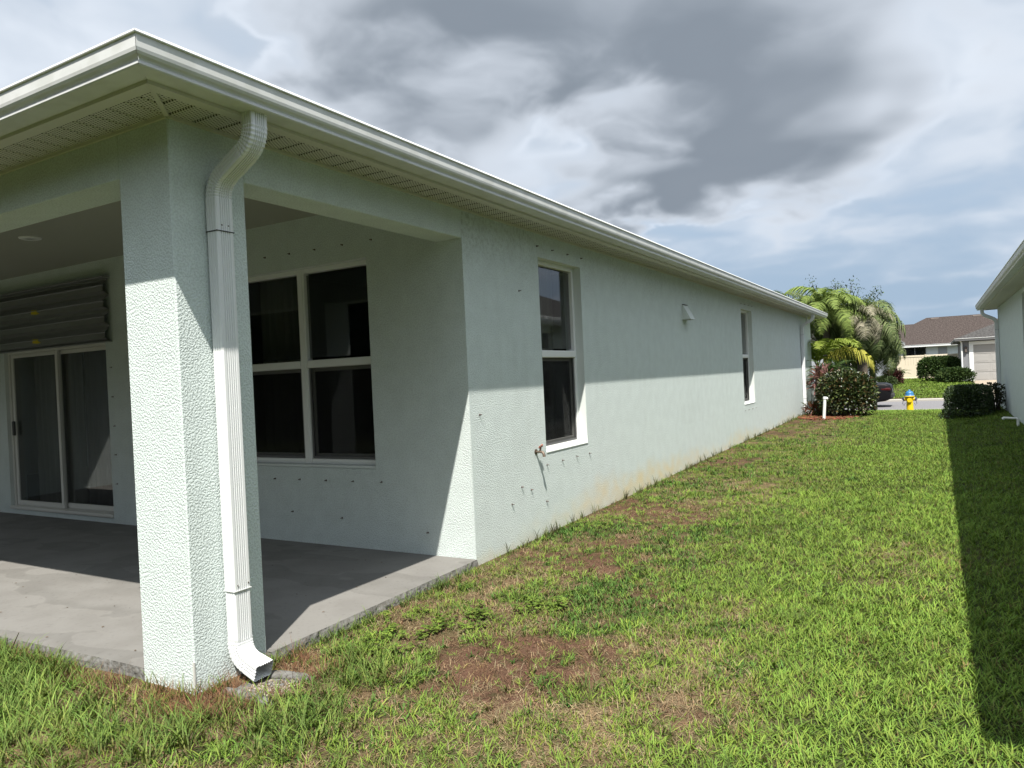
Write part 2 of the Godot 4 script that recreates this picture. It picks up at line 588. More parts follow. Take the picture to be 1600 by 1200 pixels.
func stamp(g: PackedFloat32Array, x: float, z: float, r: float, amt: float, sx := 1.0) -> void:
	var R := r * 1.9
	for j in range(maxi(0, int((3.0 - z - R) * 40.0)), mini(GH, int((3.0 - z + R) * 40.0) + 1)):
		for i in range(maxi(0, int((x + 5.0 - R * sx) * 40.0)), mini(GW, int((x + 5.0 + R * sx) * 40.0) + 1)):
			var dx := (i / 40.0 - 5.0 - x) / sx
			var dz := 3.0 - j / 40.0 - z
			g[j * GW + i] += amt * exp(-(dx * dx + dz * dz) / (r * r))

func cell(x: float, z: float) -> int:
	return clampi(int((3.0 - z) * 40.0), 0, GH - 1) * GW + clampi(int((x + 5.0) * 40.0), 0, GW - 1)

func lay_ground() -> void:
	var N := GW * GH
	for g in [g_soil, g_tan, g_clover, g_weed, g_tall]: g.resize(N)
	for s in [[1.29, -1.0, 0.34, 0.9], [1.24, -0.72, 0.26, 0.7], [0.95, -0.85, 0.22, 0.45], [1.55, -1.25, 0.2, 0.5], [0.2, -5.28, 0.38, 0.95], [0.55, -5.0, 0.3, 0.5], [0.95, -4.77, 0.32, 0.85], [0.84, -2.94, 0.3, 0.75], [0.32, -2.97, 0.22, 0.5], [0.7, -3.6, 0.25, 0.45], [1.5, -2.3, 0.22, 0.35], [0.12, -8.6, 0.5, 0.7], [0.1, -10.5, 0.35, 0.55], [0.5, -9.2, 0.5, 0.4], [0.25, -13.5, 0.8, 0.55], [0.2, -16.5, 0.8, 0.65], [0.6, -15.2, 0.6, 0.35], [0.25, 0.05, 0.22, 0.9], [0.1, -0.4, 0.18, 0.5], [-0.6, 0.12, 0.3, 0.5], [1.9, 0.0, 0.22, 0.35], [2.15, -0.75, 0.2, 0.4]]:
		stamp(g_soil, s[0], s[1], s[2], s[3] * 1.2)
	for s in [[2.1, -2.14, 0.34, 0.55], [2.18, -0.94, 0.34, 0.9], [1.86, -0.35, 0.38, 0.8], [1.55, -0.6, 0.35, 0.6], [2.05, -1.5, 0.35, 0.6], [1.7, -1.5, 0.3, 0.4], [2.96, -3.88, 0.45, 0.75], [2.8, -3.2, 0.3, 0.45], [1.1, -6.79, 0.8, 0.7], [1.3, -5.6, 0.5, 0.45], [0.4, -1.85, 0.3, 0.8], [0.2, -2.25, 0.22, 0.8], [0.55, -2.4, 0.3, 0.55], [0.25, -0.55, 0.3, 0.85], [0.35, -0.3, 0.3, 0.6], [0.3, 0.12, 0.3, 0.8], [-0.25, 0.15, 0.3, 0.75], [-0.9, 0.12, 0.3, 0.7], [0.8, -0.3, 0.25, 0.35], [1.4, -3.4, 0.5, 0.35], [1.8, -9.0, 0.9, 0.35], [1.0, -12.0, 1.1, 0.45], [1.4, -17.0, 1.0, 0.55], [0.8, -15.0, 0.9, 0.45], [2.3, -5.2, 0.4, 0.25], [1.2, 0.3, 0.3, 0.45]]:
		stamp(g_tan, s[0], s[1], s[2], s[3] * (0.85 if s[0] > 1.5 and s[1] > -3.0 else 0.68))
	for s in [[0.64, -1.24, 0.16, 1.0], [0.5, -1.05, 0.15, 0.8], [0.8, -1.35, 0.13, 0.9], [0.76, -1.54, 0.16, 1.0], [0.9, -1.75, 0.13, 0.7], [0.35, -1.35, 0.2, 0.5], [1.05, -1.9, 0.12, 0.5], [0.45, -0.8, 0.2, 0.4], [0.35, -4.1, 0.4, 0.35], [0.6, -7.2, 0.5, 0.35]]:
		stamp(g_clover, s[0], s[1], s[2], s[3])
	for s in [[1.29, -1.63, 0.2, 0.9], [1.4, -1.86, 0.22, 0.9], [1.55, -2.1, 0.25, 0.7], [1.1, -2.4, 0.25, 0.6], [0.9, -3.9, 0.45, 0.6], [0.35, -3.7, 0.35, 0.7], [0.6, -6.5, 0.6, 0.6], [2.05, -1.85, 0.15, 0.7], [2.25, -1.3, 0.14, 0.7], [1.15, -2.05, 0.12, 0.9], [1.45, -1.02, 0.12, 0.6]]:
		stamp(g_weed, s[0], s[1], s[2], s[3])
	for s in [[-0.9, 0.45, 0.5, 1.0], [-1.5, 0.35, 0.5, 1.0], [-0.4, 0.7, 0.4, 0.9], [0.5, -0.62, 0.16, 1.0], [0.62, -0.45, 0.14, 0.9], [0.75, -0.62, 0.16, 0.7], [0.45, 0.12, 0.16, 0.9], [0.6, 0.0, 0.2, 0.9], [0.8, 0.1, 0.22, 0.7], [0.3, 0.35, 0.2, 0.7], [-2.2, 0.3, 0.6, 1.0], [0.15, 0.5, 0.3, 0.6]]:
		stamp(g_tall, s[0], s[1], s[2], s[3])
	var n1 := noise(81, 0.85, 3)
	var n2 := noise(82, 3.6, 3)
	var n3 := noise(87, 11.0, 2)
	var px := PackedByteArray()
	px.resize(N * 4)
	for j in GH:
		var z := 3.0 - j / 40.0
		for i in GW:
			var x := i / 40.0 - 5.0
			var k := j * GW + i
			var a := n1.get_noise_2d(x, z)
			var b := n2.get_noise_2d(x, z)
			var messy := sm(2.35, 0.9, x + 0.55 * a + 0.25 * b) * sm(-23.0, -20.0, z)
			var far := sm(-3.0, -8.0, z)
			g_soil[k] = clampf(g_soil[k] * (0.95 + 0.9 * b + 1.5 * n3.get_noise_2d(x, z)) + messy * (0.12 * (1.0 - far) + 0.10) * (1.0 + 2.4 * b + 0.6 * a), 0.0, 1.0)
			g_tan[k] = clampf(g_tan[k] * (0.85 + 0.8 * b) + messy * (0.17 + 0.4 * a + 0.5 * b) + 0.03 + 0.16 * maxf(0.0, a), 0.0, 1.0)
			g_clover[k] = clampf(g_clover[k] + messy * 0.12 * maxf(0.0, b), 0.0, 1.0)
			g_weed[k] = clampf(g_weed[k] + messy * (0.25 + 0.6 * (b * 0.7 - a)), 0.0, 1.0)
			var c := Color(0.036, 0.050, 0.016).lerp(Color(0.19, 0.135, 0.075), g_tan[k] * 0.85).lerp(Color(0.098, 0.054, 0.036), g_soil[k])
			c = c * (1.0 + 0.35 * b)
			c = c.linear_to_srgb()
			px[k * 4] = clampi(int(c.r * 255.0), 0, 255); px[k * 4 + 1] = clampi(int(c.g * 255.0), 0, 255); px[k * 4 + 2] = clampi(int(c.b * 255.0), 0, 255); px[k * 4 + 3] = 235
	var patch := ImageTexture.create_from_image(Image.create_from_data(GW, GH, false, Image.FORMAT_RGBA8, px))
	M.ground = mat(1, 1, 1, 0.95, 0.0, 0.2)
	M.ground.albedo_texture = tile_tex(83, 512, 0.06, 5, Color(0.05, 0.035, 0.02), Color(0.16, 0.11, 0.065))
	tri_world(M.ground, 0.9)
	bump(M.ground, height_tex(84, 512, 0.16, 4), 0.8)
	M.ground.detail_enabled = true
	M.ground.detail_uv_layer = BaseMaterial3D.DETAIL_UV_2
	M.ground.detail_blend_mode = BaseMaterial3D.BLEND_MODE_MIX
	M.ground.detail_albedo = patch
	var xs := [-400.0, -150.0, -60.0, -30.0, -14.0, -7.0, -4.0, -2.6]
	var t := -2.0
	while t < 5.6: xs.append(t); t += 0.13
	xs.append_array([6.2, 7.0, 9.0, 14.0, 30.0, 60.0, 150.0, 400.0])
	var zs := [400.0, 100.0, 30.0, 12.0, 6.0, 3.6]
	t = 2.4
	while t > -9.0: zs.append(t); t -= 0.13
	while t > -28.4: zs.append(t); t -= 0.3
	zs.append_array([-28.7, -28.9, -37.1, -37.3])
	t = -38.0
	while t > -60.0: zs.append(t); t -= 1.0
	zs.append_array([-60.0, -75.0, -110.0, -200.0, -400.0])
	var g := MB.new()
	g.uv2f = func(p: Vector3) -> Vector2: return Vector2((p.x + 5.0) / 12.0, (3.0 - p.z) / 34.0)
	var hs := []
	for z in zs:
		var row := PackedFloat32Array()
		for x in xs: row.push_back(gy(x, z))
		hs.append(row)
	var nrm := func(i: int, j: int) -> Vector3:
		var i0 := maxi(i - 1, 0); var i1 := mini(i + 1, xs.size() - 1)
		var j0 := maxi(j - 1, 0); var j1 := mini(j + 1, zs.size() - 1)
		return Vector3(-(hs[j][i1] - hs[j][i0]) / (xs[i1] - xs[i0]), 1.0, -(hs[j1][i] - hs[j0][i]) / (zs[j1] - zs[j0])).normalized()
	for j in zs.size() - 1:
		for i in xs.size() - 1:
			g.quadn(Vector3(xs[i], hs[j][i], zs[j]), Vector3(xs[i + 1], hs[j][i + 1], zs[j]), Vector3(xs[i + 1], hs[j + 1][i + 1], zs[j + 1]), Vector3(xs[i], hs[j + 1][i], zs[j + 1]), nrm.call(i, j), nrm.call(i + 1, j), nrm.call(i + 1, j + 1), nrm.call(i, j + 1))
	struct("ground", g, M.ground)
	var r := MB.new()
	r.quad(Vector3(-200, -0.54, -29.0), Vector3(200, -0.54, -29.0), Vector3(200, -0.54, -37.0), Vector3(-200, -0.54, -37.0))
	struct("road", r, M.asphalt)
	for z in [-28.85, -37.15]:
		var k := MB.new()
		k.box(Vector3(-200, -0.66, z - 0.16), Vector3(200, -0.435, z + 0.16), 0.03)
		struct("kerb", k, M.kerb)
	var d := MB.new()
	d.quad(Vector3(5.0, -0.41, -37.3), Vector3(11.2, -0.41, -37.3), Vector3(11.2, -0.30, -40.0), Vector3(5.0, -0.30, -40.0))
	d.quad(Vector3(5.0, -0.30, -40.0), Vector3(11.2, -0.30, -40.0), Vector3(11.2, -0.10, -44.0), Vector3(5.0, -0.10, -44.0))
	d.quad(Vector3(5.0, -0.10, -44.0), Vector3(11.2, -0.10, -44.0), Vector3(11.2, 0.03, -48.5), Vector3(5.0, 0.03, -48.5))
	struct("driveway", d, M.drive)

# ---------------------------------------------------------------- the house
func facade(mb: MB, owner_: Node3D, O: Vector3, U: Vector3, u0: float, u1: float, y0: float, y1: float, holes: Array, th: float) -> void:
	var N := U.cross(Vector3.UP)
	var us := [u0, u1]
	var ys := [y0, y1]
	for h in holes:
		us.append_array([h[0], h[1]]); ys.append_array([h[2], h[3]])
	us.sort(); ys.sort()
	var P := func(u: float, y: float, d: float) -> Vector3: return O + U * u + Vector3.UP * y - N * d
	for i in us.size() - 1:
		for j in ys.size() - 1:
			if us[i + 1] - us[i] < 1e-5 or ys[j + 1] - ys[j] < 1e-5: continue
			var cu: float = (us[i] + us[i + 1]) * 0.5
			var cy: float = (ys[j] + ys[j + 1]) * 0.5
			if holes.any(func(h): return cu > h[0] and cu < h[1] and cy > h[2] and cy < h[3]): continue
			mb.quad(P.call(us[i], ys[j], 0), P.call(us[i + 1], ys[j], 0), P.call(us[i + 1], ys[j + 1], 0), P.call(us[i], ys[j + 1], 0))
			mb.quad(P.call(us[i + 1], ys[j], th), P.call(us[i], ys[j], th), P.call(us[i], ys[j + 1], th), P.call(us[i + 1], ys[j + 1], th))
	for h in holes:
		var rv := MB.new()
		rv.quad(P.call(h[0], h[2], 0), P.call(h[0], h[2], th), P.call(h[0], h[3], th), P.call(h[0], h[3], 0))
		rv.quad(P.call(h[1], h[2], th), P.call(h[1], h[2], 0), P.call(h[1], h[3], 0), P.call(h[1], h[3], th))
		rv.quad(P.call(h[0], h[2], 0), P.call(h[1], h[2], 0), P.call(h[1], h[2], th), P.call(h[0], h[2], th))
		rv.quad(P.call(h[0], h[3], th), P.call(h[1], h[3], th), P.call(h[1], h[3], 0), P.call(h[0], h[3], 0))
		part("window_reveal", rv, M.stucco_smooth, owner_)

# a single-hung window set back in its opening; local x runs along the wall, z points out of it, origin at the lower left of the opening
func hung_window(house: Node3D, xf: Transform3D, w: float, h: float, rail: float, label := "") -> MeshInstance3D:
	var f := MB.new()
	var d0 := -0.155
	var d1 := -0.085
	f.box(Vector3(0, 0, d0), Vector3(0.04, h, d1), 0.004)
	f.box(Vector3(w - 0.04, 0, d0), Vector3(w, h, d1), 0.004)
	f.box(Vector3(0.04, h - 0.04, d0), Vector3(w - 0.04, h, d1), 0.004)
	f.box(Vector3(0.04, 0, d0), Vector3(w - 0.04, 0.045, d1), 0.004)
	var win := inst("window", f.mesh(), M.trim, house, xf)
	if label: win.set_meta("label", label)
	var r := MB.new()
	r.box(Vector3(0.04, rail - 0.035, d0 + 0.01), Vector3(w - 0.04, rail + 0.035, d1 + 0.006), 0.006)
	part("meeting_rail", r, M.trim, win)
	var g := MB.new()
	g.cbox(Vector3(w * 0.5, (rail + h) * 0.5, -0.125), Vector3(w - 0.082, h - rail - 0.112, 0.006))
	part("pane", g, M.glass, win)
	var g2 := MB.new()
	g2.cbox(Vector3(w * 0.5, rail * 0.5, -0.135), Vector3(w - 0.16, rail - 0.14, 0.006))
	part("pane", g2, M.glass, win)
	var s := MB.new()
	s.box(Vector3(0.042, 0.047, -0.145), Vector3(0.082, rail - 0.037, -0.122), 0.003)
	s.box(Vector3(w - 0.082, 0.047, -0.145), Vector3(w - 0.042, rail - 0.037, -0.122), 0.003)
	s.box(Vector3(0.082, 0.047, -0.145), Vector3(w - 0.082, 0.092, -0.122), 0.003)
	s.box(Vector3(0.082, rail - 0.07, -0.145), Vector3(w - 0.082, rail - 0.037, -0.122), 0.003)
	part("sash", s, M.vinyl, win)
	var sc := MB.new()
	sc.box(Vector3(0.044, 0.050, -0.112), Vector3(0.062, rail - 0.039, -0.10))
	sc.box(Vector3(w - 0.062, 0.050, -0.112), Vector3(w - 0.044, rail - 0.039, -0.10))
	sc.box(Vector3(0.062, 0.050, -0.112), Vector3(w - 0.062, 0.068, -0.10))
	part("screen_frame", sc, M.screen, win)
	var iw := MB.new()
	iw.quad(Vector3(0.062, 0.068, -0.106), Vector3(w - 0.062, 0.068, -0.106), Vector3(w - 0.062, rail - 0.039, -0.106), Vector3(0.062, rail - 0.039, -0.106))
	part("insect_screen", iw, M.mesh_screen, win)
	return win

func curtain(called: String, label: String, a: Vector3, b: Vector3, y0: float, y1: float, folds: float, amp: float, m: Material) -> void:
	var t := thing(called, label, "curtain", Vector3(a.x, y0, a.z), 0.0, "curtains behind the panes")
	var mb := MB.new()
	var dir := (b - a)
	var nrm := dir.normalized().cross(Vector3.UP)
	var K := int(folds * 10)
	var rows := []
	for y in [0.0, (y1 - y0) * 0.5, y1 - y0]:
		var r := PackedVector3Array()
		for i in K + 1:
			var s := float(i) / K
			r.push_back(dir * s + nrm * amp * (sin(s * folds * TAU) + 0.4 * sin(s * folds * 2.3 * TAU + y)) + Vector3.UP * y)
		rows.append(r)
	mb.loft(rows, false, true)
	part("cloth", mb, m, t)

# rectangular ribbed pipe, outer size (along the wall, away from the wall)
func pipe_ring(w: float, d: float, ribs: bool) -> PackedVector2Array:   # x along the wall, y away from it, counter-clockwise
	var r := PackedVector2Array()
	var side := func(a: Vector2, b: Vector2, n: int, inset: float) -> void:
		var dir := (b - a)
		var inw := Vector2(-dir.y, dir.x).normalized()
		r.push_back(a + dir * 0.06)
		if ribs:
			for k in n:
				var c := (k + 0.5) / n * 0.62 + 0.19
				var hw := 0.17 / n
				r.push_back(a + dir * (c - hw))
				r.push_back(a + dir * (c - hw * 0.5) + inw * inset)
				r.push_back(a + dir * (c + hw * 0.5) + inw * inset)
				r.push_back(a + dir * (c + hw))
		r.push_back(a + dir * 0.94)
	var h := Vector2(w, d) * 0.5
	side.call(Vector2(-h.x, -h.y), Vector2(h.x, -h.y), 5, 0.0045)
	side.call(Vector2(h.x, -h.y), Vector2(h.x, h.y), 3, 0.003)
	side.call(Vector2(h.x, h.y), Vector2(-h.x, h.y), 5, 0.0045)
	side.call(Vector2(-h.x, h.y), Vector2(-h.x, -h.y), 3, 0.003)
	return r

# downspout in a plane across the wall: path of [out, y]; rings stand square to the path
func spout_loft(path: Array, w: float, d: float, crimp := 0.0, flare := 1.0) -> MB:
	var mb := MB.new()
	var prof := pipe_ring(w, d, true)
	var rings := []
	for i in path.size():
		var p: Vector2 = path[i]
		var t: Vector2 = (path[mini(i + 1, path.size() - 1)] - path[maxi(i - 1, 0)]).normalized()
		var q := Vector2(-t.y, t.x)      # square to the path, pointing away from the wall when the path runs down
		var s := 1.0 - (crimp if i % 2 == 1 and i > 0 and i < path.size() - 1 else 0.0)
		if i == path.size() - 1: s *= flare
		var r := PackedVector3Array()
		for k in prof:
			var o: Vector2 = p + q * k.y * s
			r.push_back(Vector3(o.x, o.y, -k.x * s))
		r.reverse()
		rings.append(r)
	mb.loft(rings, true, false)
	return mb

func arc_path(pts: Array, steps := 7) -> Array:   # [[point, radius], ...] -> rounded polyline
	var out := []
	for i in pts.size():
		var p: Vector2 = pts[i][0]
		var r: float = pts[i][1]
		if i == 0 or i == pts.size() - 1 or r == 0.0:
			out.append(p)
			continue
		var a: Vector2 = p + (pts[i - 1][0] - p).normalized() * r
		var b: Vector2 = p + (pts[i + 1][0] - p).normalized() * r
		for k in steps + 1:
			var s := float(k) / steps
			out.append(a.lerp(p, s).lerp(p.lerp(b, s), s))
	return out

func downspout(house: Node3D, z: float, base: float, sgn := 1.0, wallx := 0.0, mouth := true, top := 2.775) -> void:
	var xf := Transform3D(Basis(Vector3(sgn, 0, 0), Vector3.UP, Vector3(0, 0, sgn)), Vector3(wallx, 0, z))
	var off := 0.05
	var W := 0.102
	var D := 0.078
	var mb := spout_loft([Vector2(off, top - 0.54), Vector2(off, base + 0.40)], W, D)
	var ds := inst("downspout", mb.mesh(), M.pipe, house, xf)
	part("lower_pipe", spout_loft([Vector2(off, base + 0.402), Vector2(off, base + 0.14)], W * 0.965, D * 0.96), M.pipe, ds)
	var lower := arc_path([[Vector2(off, base + 0.155), 0.0], [Vector2(off, base + 0.055), 0.085], [Vector2(off + 0.21, base - 0.005), 0.0]], 17)
	lower[lower.size() - 1] = Vector2(off + 0.165, base + 0.005)
	part("elbow", spout_loft(lower, W * 1.02, D * 1.02, 0.035, 1.06), M.pipe, ds)
	part("elbow", spout_loft(arc_path([[Vector2(0.338, top + 0.012), 0.0], [Vector2(0.338, top - 0.145), 0.085], [Vector2(0.165, top - 0.235), 0.0]], 17), W, D, 0.055), M.pipe, ds)
	part("elbow", spout_loft(arc_path([[Vector2(0.20, top - 0.217), 0.0], [Vector2(off, top - 0.295), 0.085], [Vector2(off, top - 0.545), 0.0]], 17), W * 1.03, D * 1.03, 0.055), M.pipe, ds)
	for y in [base + 0.402, top - 0.545]:
		var s := MB.new()
		s.cbox(Vector3(off, y, 0), Vector3(D + 0.006, 0.004, W + 0.006))
		part("joint", s, M.seam if y > 1.0 else M.gutter, ds)
	for k in [[base + 0.43, 0.03], [top - 0.515, 0.02], [base + 0.43, -0.035], [top - 0.515, -0.02]]:
		var s := MB.new()
		s.cbox(Vector3(off + D * 0.5 + 0.001, k[0], k[1]), Vector3(0.004, 0.007, 0.007), 0.001)
		part("screw", s, M.bolt, ds)

func gutter_runs(house: Node3D, x0: float, x1: float, z0: float, z1: float, dy: float, cut: Array) -> void:
	# the eaves run round the rectangle x0..x1, z0..z1; offsets are measured outwards from the walls
	var prof := [[0.306, 2.772], [0.404, 2.769], [0.414, 2.770], [0.4195, 2.775], [0.4195, 2.783], [0.413, 2.788], [0.4125, 2.793], [0.418, 2.800], [0.430, 2.808], [0.437, 2.818], [0.440, 2.832], [0.441, 2.884], [0.431, 2.886], [0.424, 2.82], [0.404, 2.782], [0.312, 2.782], [0.312, 2.90], [0.306, 2.90]]
	var lip := [[0.4412, 2.8842], [0.449, 2.885], [0.4505, 2.889], [0.446, 2.8985], [0.441, 2.901], [0.431, 2.901], [0.431, 2.8865]]  # whiter than the gutter: the sunlit edge is put into the colour
	var fas := [[0.242, 2.755], [0.3055, 2.755], [0.3055, 2.945], [0.285, 2.945], [0.285, 2.764], [0.242, 2.764]]
	var c := [[x1, z1, 1.0, 1.0], [x1, z0, 1.0, -1.0], [x0, z0, -1.0, -1.0], [x0, z1, -1.0, 1.0]]
	for k in 4:
		if cut.has(k): continue
		var a = c[(k + 3) % 4]
		var b = c[k]
		for w in [[prof, "gutter", M.gutter], [fas, "fascia", M.fascia], [lip, "gutter_lip", M.trim]]:
			var rings := []
			for e in [a, b]:
				var gap := 0.0012
				var r := PackedVector3Array()
				for p in w[0]:
					var q := Vector3(e[0] + e[2] * p[0], p[1] + dy, e[1] + e[3] * p[0])
					q += (Vector3(a[0], 0, a[1]) - Vector3(b[0], 0, b[1])).normalized() * (gap if e == b else -gap)
					r.push_back(q)
				rings.append(r)
			var mb := MB.new()
			mb.loft(rings, true, false)
			part(w[1], mb, w[2], house)

func hip_roof(house: Node3D, x0: float, x1: float, z0: float, z1: float, ov: float, y: float, slope: float, m: Material) -> void:
	var a := Vector3(x0 - ov, y, z1 + ov)
	var b := Vector3(x1 + ov, y, z1 + ov)
	var c := Vector3(x1 + ov, y, z0 - ov)
	var d := Vector3(x0 - ov, y, z0 - ov)
	var hx := (x1 - x0) * 0.5 + ov
	var hz := (z1 - z0) * 0.5 + ov
	var h := minf(hx, hz)
	var e := Vector3((x0 + x1) * 0.5, y + h * slope, (z0 + z1) * 0.5)
	var p := e + (Vector3(0, 0, hz - h) if hz > hx else Vector3(-(hx - h), 0, 0))
	var q := e - (Vector3(0, 0, hz - h) if hz > hx else Vector3(-(hx - h), 0, 0))
	var mb := MB.new()
	if hz > hx:
		mb.tri(a, b, p); mb.quad(b, c, q, p); mb.tri(c, d, q); mb.quad(d, a, p, q)
	else:
		mb.quad(a, b, q, p); mb.tri(b, c, q); mb.quad(c, d, p, q); mb.tri(d, a, p)
	var rf := part("roof", mb, m, house)
	var ed := MB.new()
	for s in [[a, b], [b, c], [c, d], [d, a]]:
		ed.tube([s[0] + Vector3.UP * 0.004, s[1] + Vector3.UP * 0.004], [0.012], 5)
	part("drip_edge", ed, M.trim, rf)

func build_house() -> void:
	var hs := thing("house", "long pale green stuccoed single-storey house with a corner lanai and white gutters", "house", Vector3.ZERO)
	var L := -2.543
	var F := -20.95
	var wx := -12.0
	# long side wall with its two narrow windows
	var w := MB.new()
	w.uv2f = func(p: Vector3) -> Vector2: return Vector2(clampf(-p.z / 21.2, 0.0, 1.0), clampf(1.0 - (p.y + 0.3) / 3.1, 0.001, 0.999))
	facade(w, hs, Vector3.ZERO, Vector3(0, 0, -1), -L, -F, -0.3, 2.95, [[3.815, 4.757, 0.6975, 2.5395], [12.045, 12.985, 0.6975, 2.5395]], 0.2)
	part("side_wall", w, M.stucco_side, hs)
	var w2 := MB.new()
	facade(w2, hs, Vector3(0, 0, L), Vector3(1, 0, 0), wx, 0.0, -0.3, 2.95, [[-2.735, -0.985, 0.69, 2.505], [-7.0, -4.81, 0.085, 2.04]], 0.2)
	part("lanai_wall", w2, M.stucco, hs)
	var w3 := MB.new()
	facade(w3, hs, Vector3(0, 0, F), Vector3(-1, 0, 0), 0.0, -wx, -0.3, 2.95, [], 0.2)
	facade(w3, hs, Vector3(wx, 0, 0), Vector3(0, 0, 1), F, 0.0, -0.3, 2.95, [], 0.2)
	facade(w3, hs, Vector3(0, 0, 0), Vector3(1, 0, 0), wx, -8.4, -0.3, 2.95, [], 0.2)
	facade(w3, hs, Vector3(-8.4, 0, 0), Vector3(0, 0, -1), 0.0, -L, -0.3, 2.95, [], 0.2)
	part("outer_wall", w3, M.stucco, hs)
	var col := MB.new()
	col.box(Vector3(-0.408, -0.35, -0.447), Vector3(0, 2.95, 0), 0.006)
	var cl := part("column", col, M.stucco, hs)
	var col2 := MB.new()
	col2.box(Vector3(-4.16, -0.35, -0.447), Vector3(-3.752, 2.529, 0.002), 0.006)
	part("column", col2, M.stucco, hs)
	var bead := MB.new()
	bead.box(Vector3(-0.006, -0.10, -0.004), Vector3(0.004, 0.10, 0.004))
	part("corner_bead", bead, M.vinyl, cl)
	var bm := MB.new()
	bm.box(Vector3(-0.25, 2.536, L), Vector3(0, 2.95, -0.447), 0.005)
	part("beam", bm, M.stucco, hs)
	var bm2 := MB.new()
	bm2.box(Vector3(-8.4, 2.53, -0.25), Vector3(-0.408, 2.95, 0), 0.005)
	part("beam", bm2, M.stucco, hs)
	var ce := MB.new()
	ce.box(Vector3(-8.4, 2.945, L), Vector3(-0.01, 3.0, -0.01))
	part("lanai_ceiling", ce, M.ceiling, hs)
	var li := MB.new()
	li.xf.origin = Vector3(-4.15, 2.945, -1.47)
	li.lathe([[0.0, -0.012], [0.06, -0.012], [0.075, -0.014], [0.092, -0.008], [0.095, 0.0]], 24)
	part("recessed_light", li, M.trim, hs)
	# rooms behind the glass
	var rm := MB.new()
	rm.box(Vector3(wx + 0.2, -0.12, F + 0.2), Vector3(-0.2, 0.0, L - 0.2))
	rm.box(Vector3(wx + 0.2, 2.75, F + 0.2), Vector3(-0.2, 2.85, L - 0.2))
	rm.box(Vector3(-4.2, 0.0, F + 0.2), Vector3(-4.1, 2.75, -6.5))
	rm.box(Vector3(wx + 0.2, 0.0, -6.5), Vector3(-0.2, 2.75, -6.4))
	rm.box(Vector3(-3.6, 0.0, -6.4), Vector3(-3.5, 2.75, L - 0.2))
	rm.box(Vector3(-4.1, 0.0, -14.6), Vector3(-0.2, 2.75, -14.5))
	part("room_wall", rm, M.inside, hs)
	hip_roof(hs, wx, 0.0, F, 0.0, 0.33, 2.945, 0.42, M.roof)
	# eaves
	gutter_runs(hs, wx, 0.0, F, 0.0, 0.0, [])
	var sb := MB.new()
	sb.box(Vector3(0.005, 2.795, F - 0.25), Vector3(0.285, 2.80, 0.285))
	sb.box(Vector3(wx, 2.7952, 0.005), Vector3(0.005, 2.80, 0.285))
	part("soffit_backing", sb, M.seam, hs)
	var jt := MB.new()
	jt.box(Vector3(0.001, 2.755, F), Vector3(0.014, 2.775, 0.001), 0.002)
	jt.box(Vector3(wx, 2.755, 0.001), Vector3(0.001, 2.775, 0.014), 0.002)
	jt.xf = Transform3D(Basis(Vector3.UP, PI / 4.0), Vector3(0.12, 2.768, 0.12))
	jt.box(Vector3(-0.013, -0.004, -0.165), Vector3(0.013, 0.004, 0.165), 0.003)
	part("soffit_trim", jt, M.soffit_trim, hs)
	var P := 0.1392
	var panel := func(za: float, zb: float, swap: bool) -> MB:
		var m := MB.new()
		var put := func(x: float, y: float, z: float) -> Vector3: return Vector3(z, y, x) if swap else Vector3(x, y, z)
		m.uvf = func(p: Vector3) -> Vector2: return Vector2(p.x, p.z) * 10.0
		var g := 0.010
		var pts := []
		for e in [[za, 2.787], [za + g, 2.773], [zb - g, 2.773], [zb, 2.787]]:
			pts.append([put.call(maxf(0.012, e[0]), e[1], e[0]), put.call(0.25, e[1], e[0])])
		for i in 3:
			if swap: m.quad(pts[i][0], pts[i][1], pts[i + 1][1], pts[i + 1][0])
			else: m.quad(pts[i][1], pts[i][0], pts[i + 1][0], pts[i + 1][1])
		return m
	var k := 0
	var proto: Mesh = panel.call(-P, -0.002, false).mesh()
	while -P * (k + 1) > F - 0.2:
		inst("soffit_panel", proto, M.soffit, hs, Transform3D(Basis(), Vector3(0, 0, -P * k)))
		k += 1
	var proto2: Mesh = panel.call(-P, -0.002, true).mesh()
	for i in 75: inst("soffit_panel", proto2, M.soffit, hs, Transform3D(Basis(), Vector3(-P * i, 0, 0)))
	for e in [[0.0, 0.10], [0.102, 0.235]]:
		part("soffit_panel", panel.call(e[0], e[1], false), M.soffit, hs)
		part("soffit_panel", panel.call(e[0], e[1], true), M.soffit, hs)
	downspout(hs, -0.238, 0.0)
	downspout(hs, -19.05, 0.10)
	# windows; local x runs to the right as seen from outside
	hung_window(hs, Transform3D(Basis(Vector3(0, 0, -1), Vector3.UP, Vector3(1, 0, 0)), Vector3(0, 0.6975, -3.815)), 0.942, 1.842, 0.94)
	hung_window(hs, Transform3D(Basis(Vector3(0, 0, -1), Vector3.UP, Vector3(1, 0, 0)), Vector3(0, 0.6975, -12.045)), 0.94, 1.842, 0.94)
	for z in [-4.286, -12.515]:
		var s := MB.new()
		s.box(Vector3(-0.085, 0.6985, z - 0.468), Vector3(0.006, 0.712, z + 0.468), 0.003)
		part("window_sill", s, M.stucco_smooth, hs)
	for x in [-2.735, -1.86]:
		hung_window(hs, Transform3D(Basis(), Vector3(x + (0.003 if x > -2 else 0.0), 0.715, L)), 0.872, 1.79, 0.915)
	var mu := MB.new()
	mu.box(Vector3(-1.885, 0.715, L - 0.16), Vector3(-1.835, 2.505, L - 0.078), 0.005)
	part("window_mullion", mu, M.trim, hs)
	var ls := MB.new()
	ls.box(Vector3(-2.734, 0.6915, L - 0.18), Vector3(-0.986, 0.714, L - 0.012), 0.004)
	part("window_sill", ls, M.stucco_smooth, hs)
	sliding_door(hs, L)
	# bolts left from the storm shutters
	var bo := MB.new()
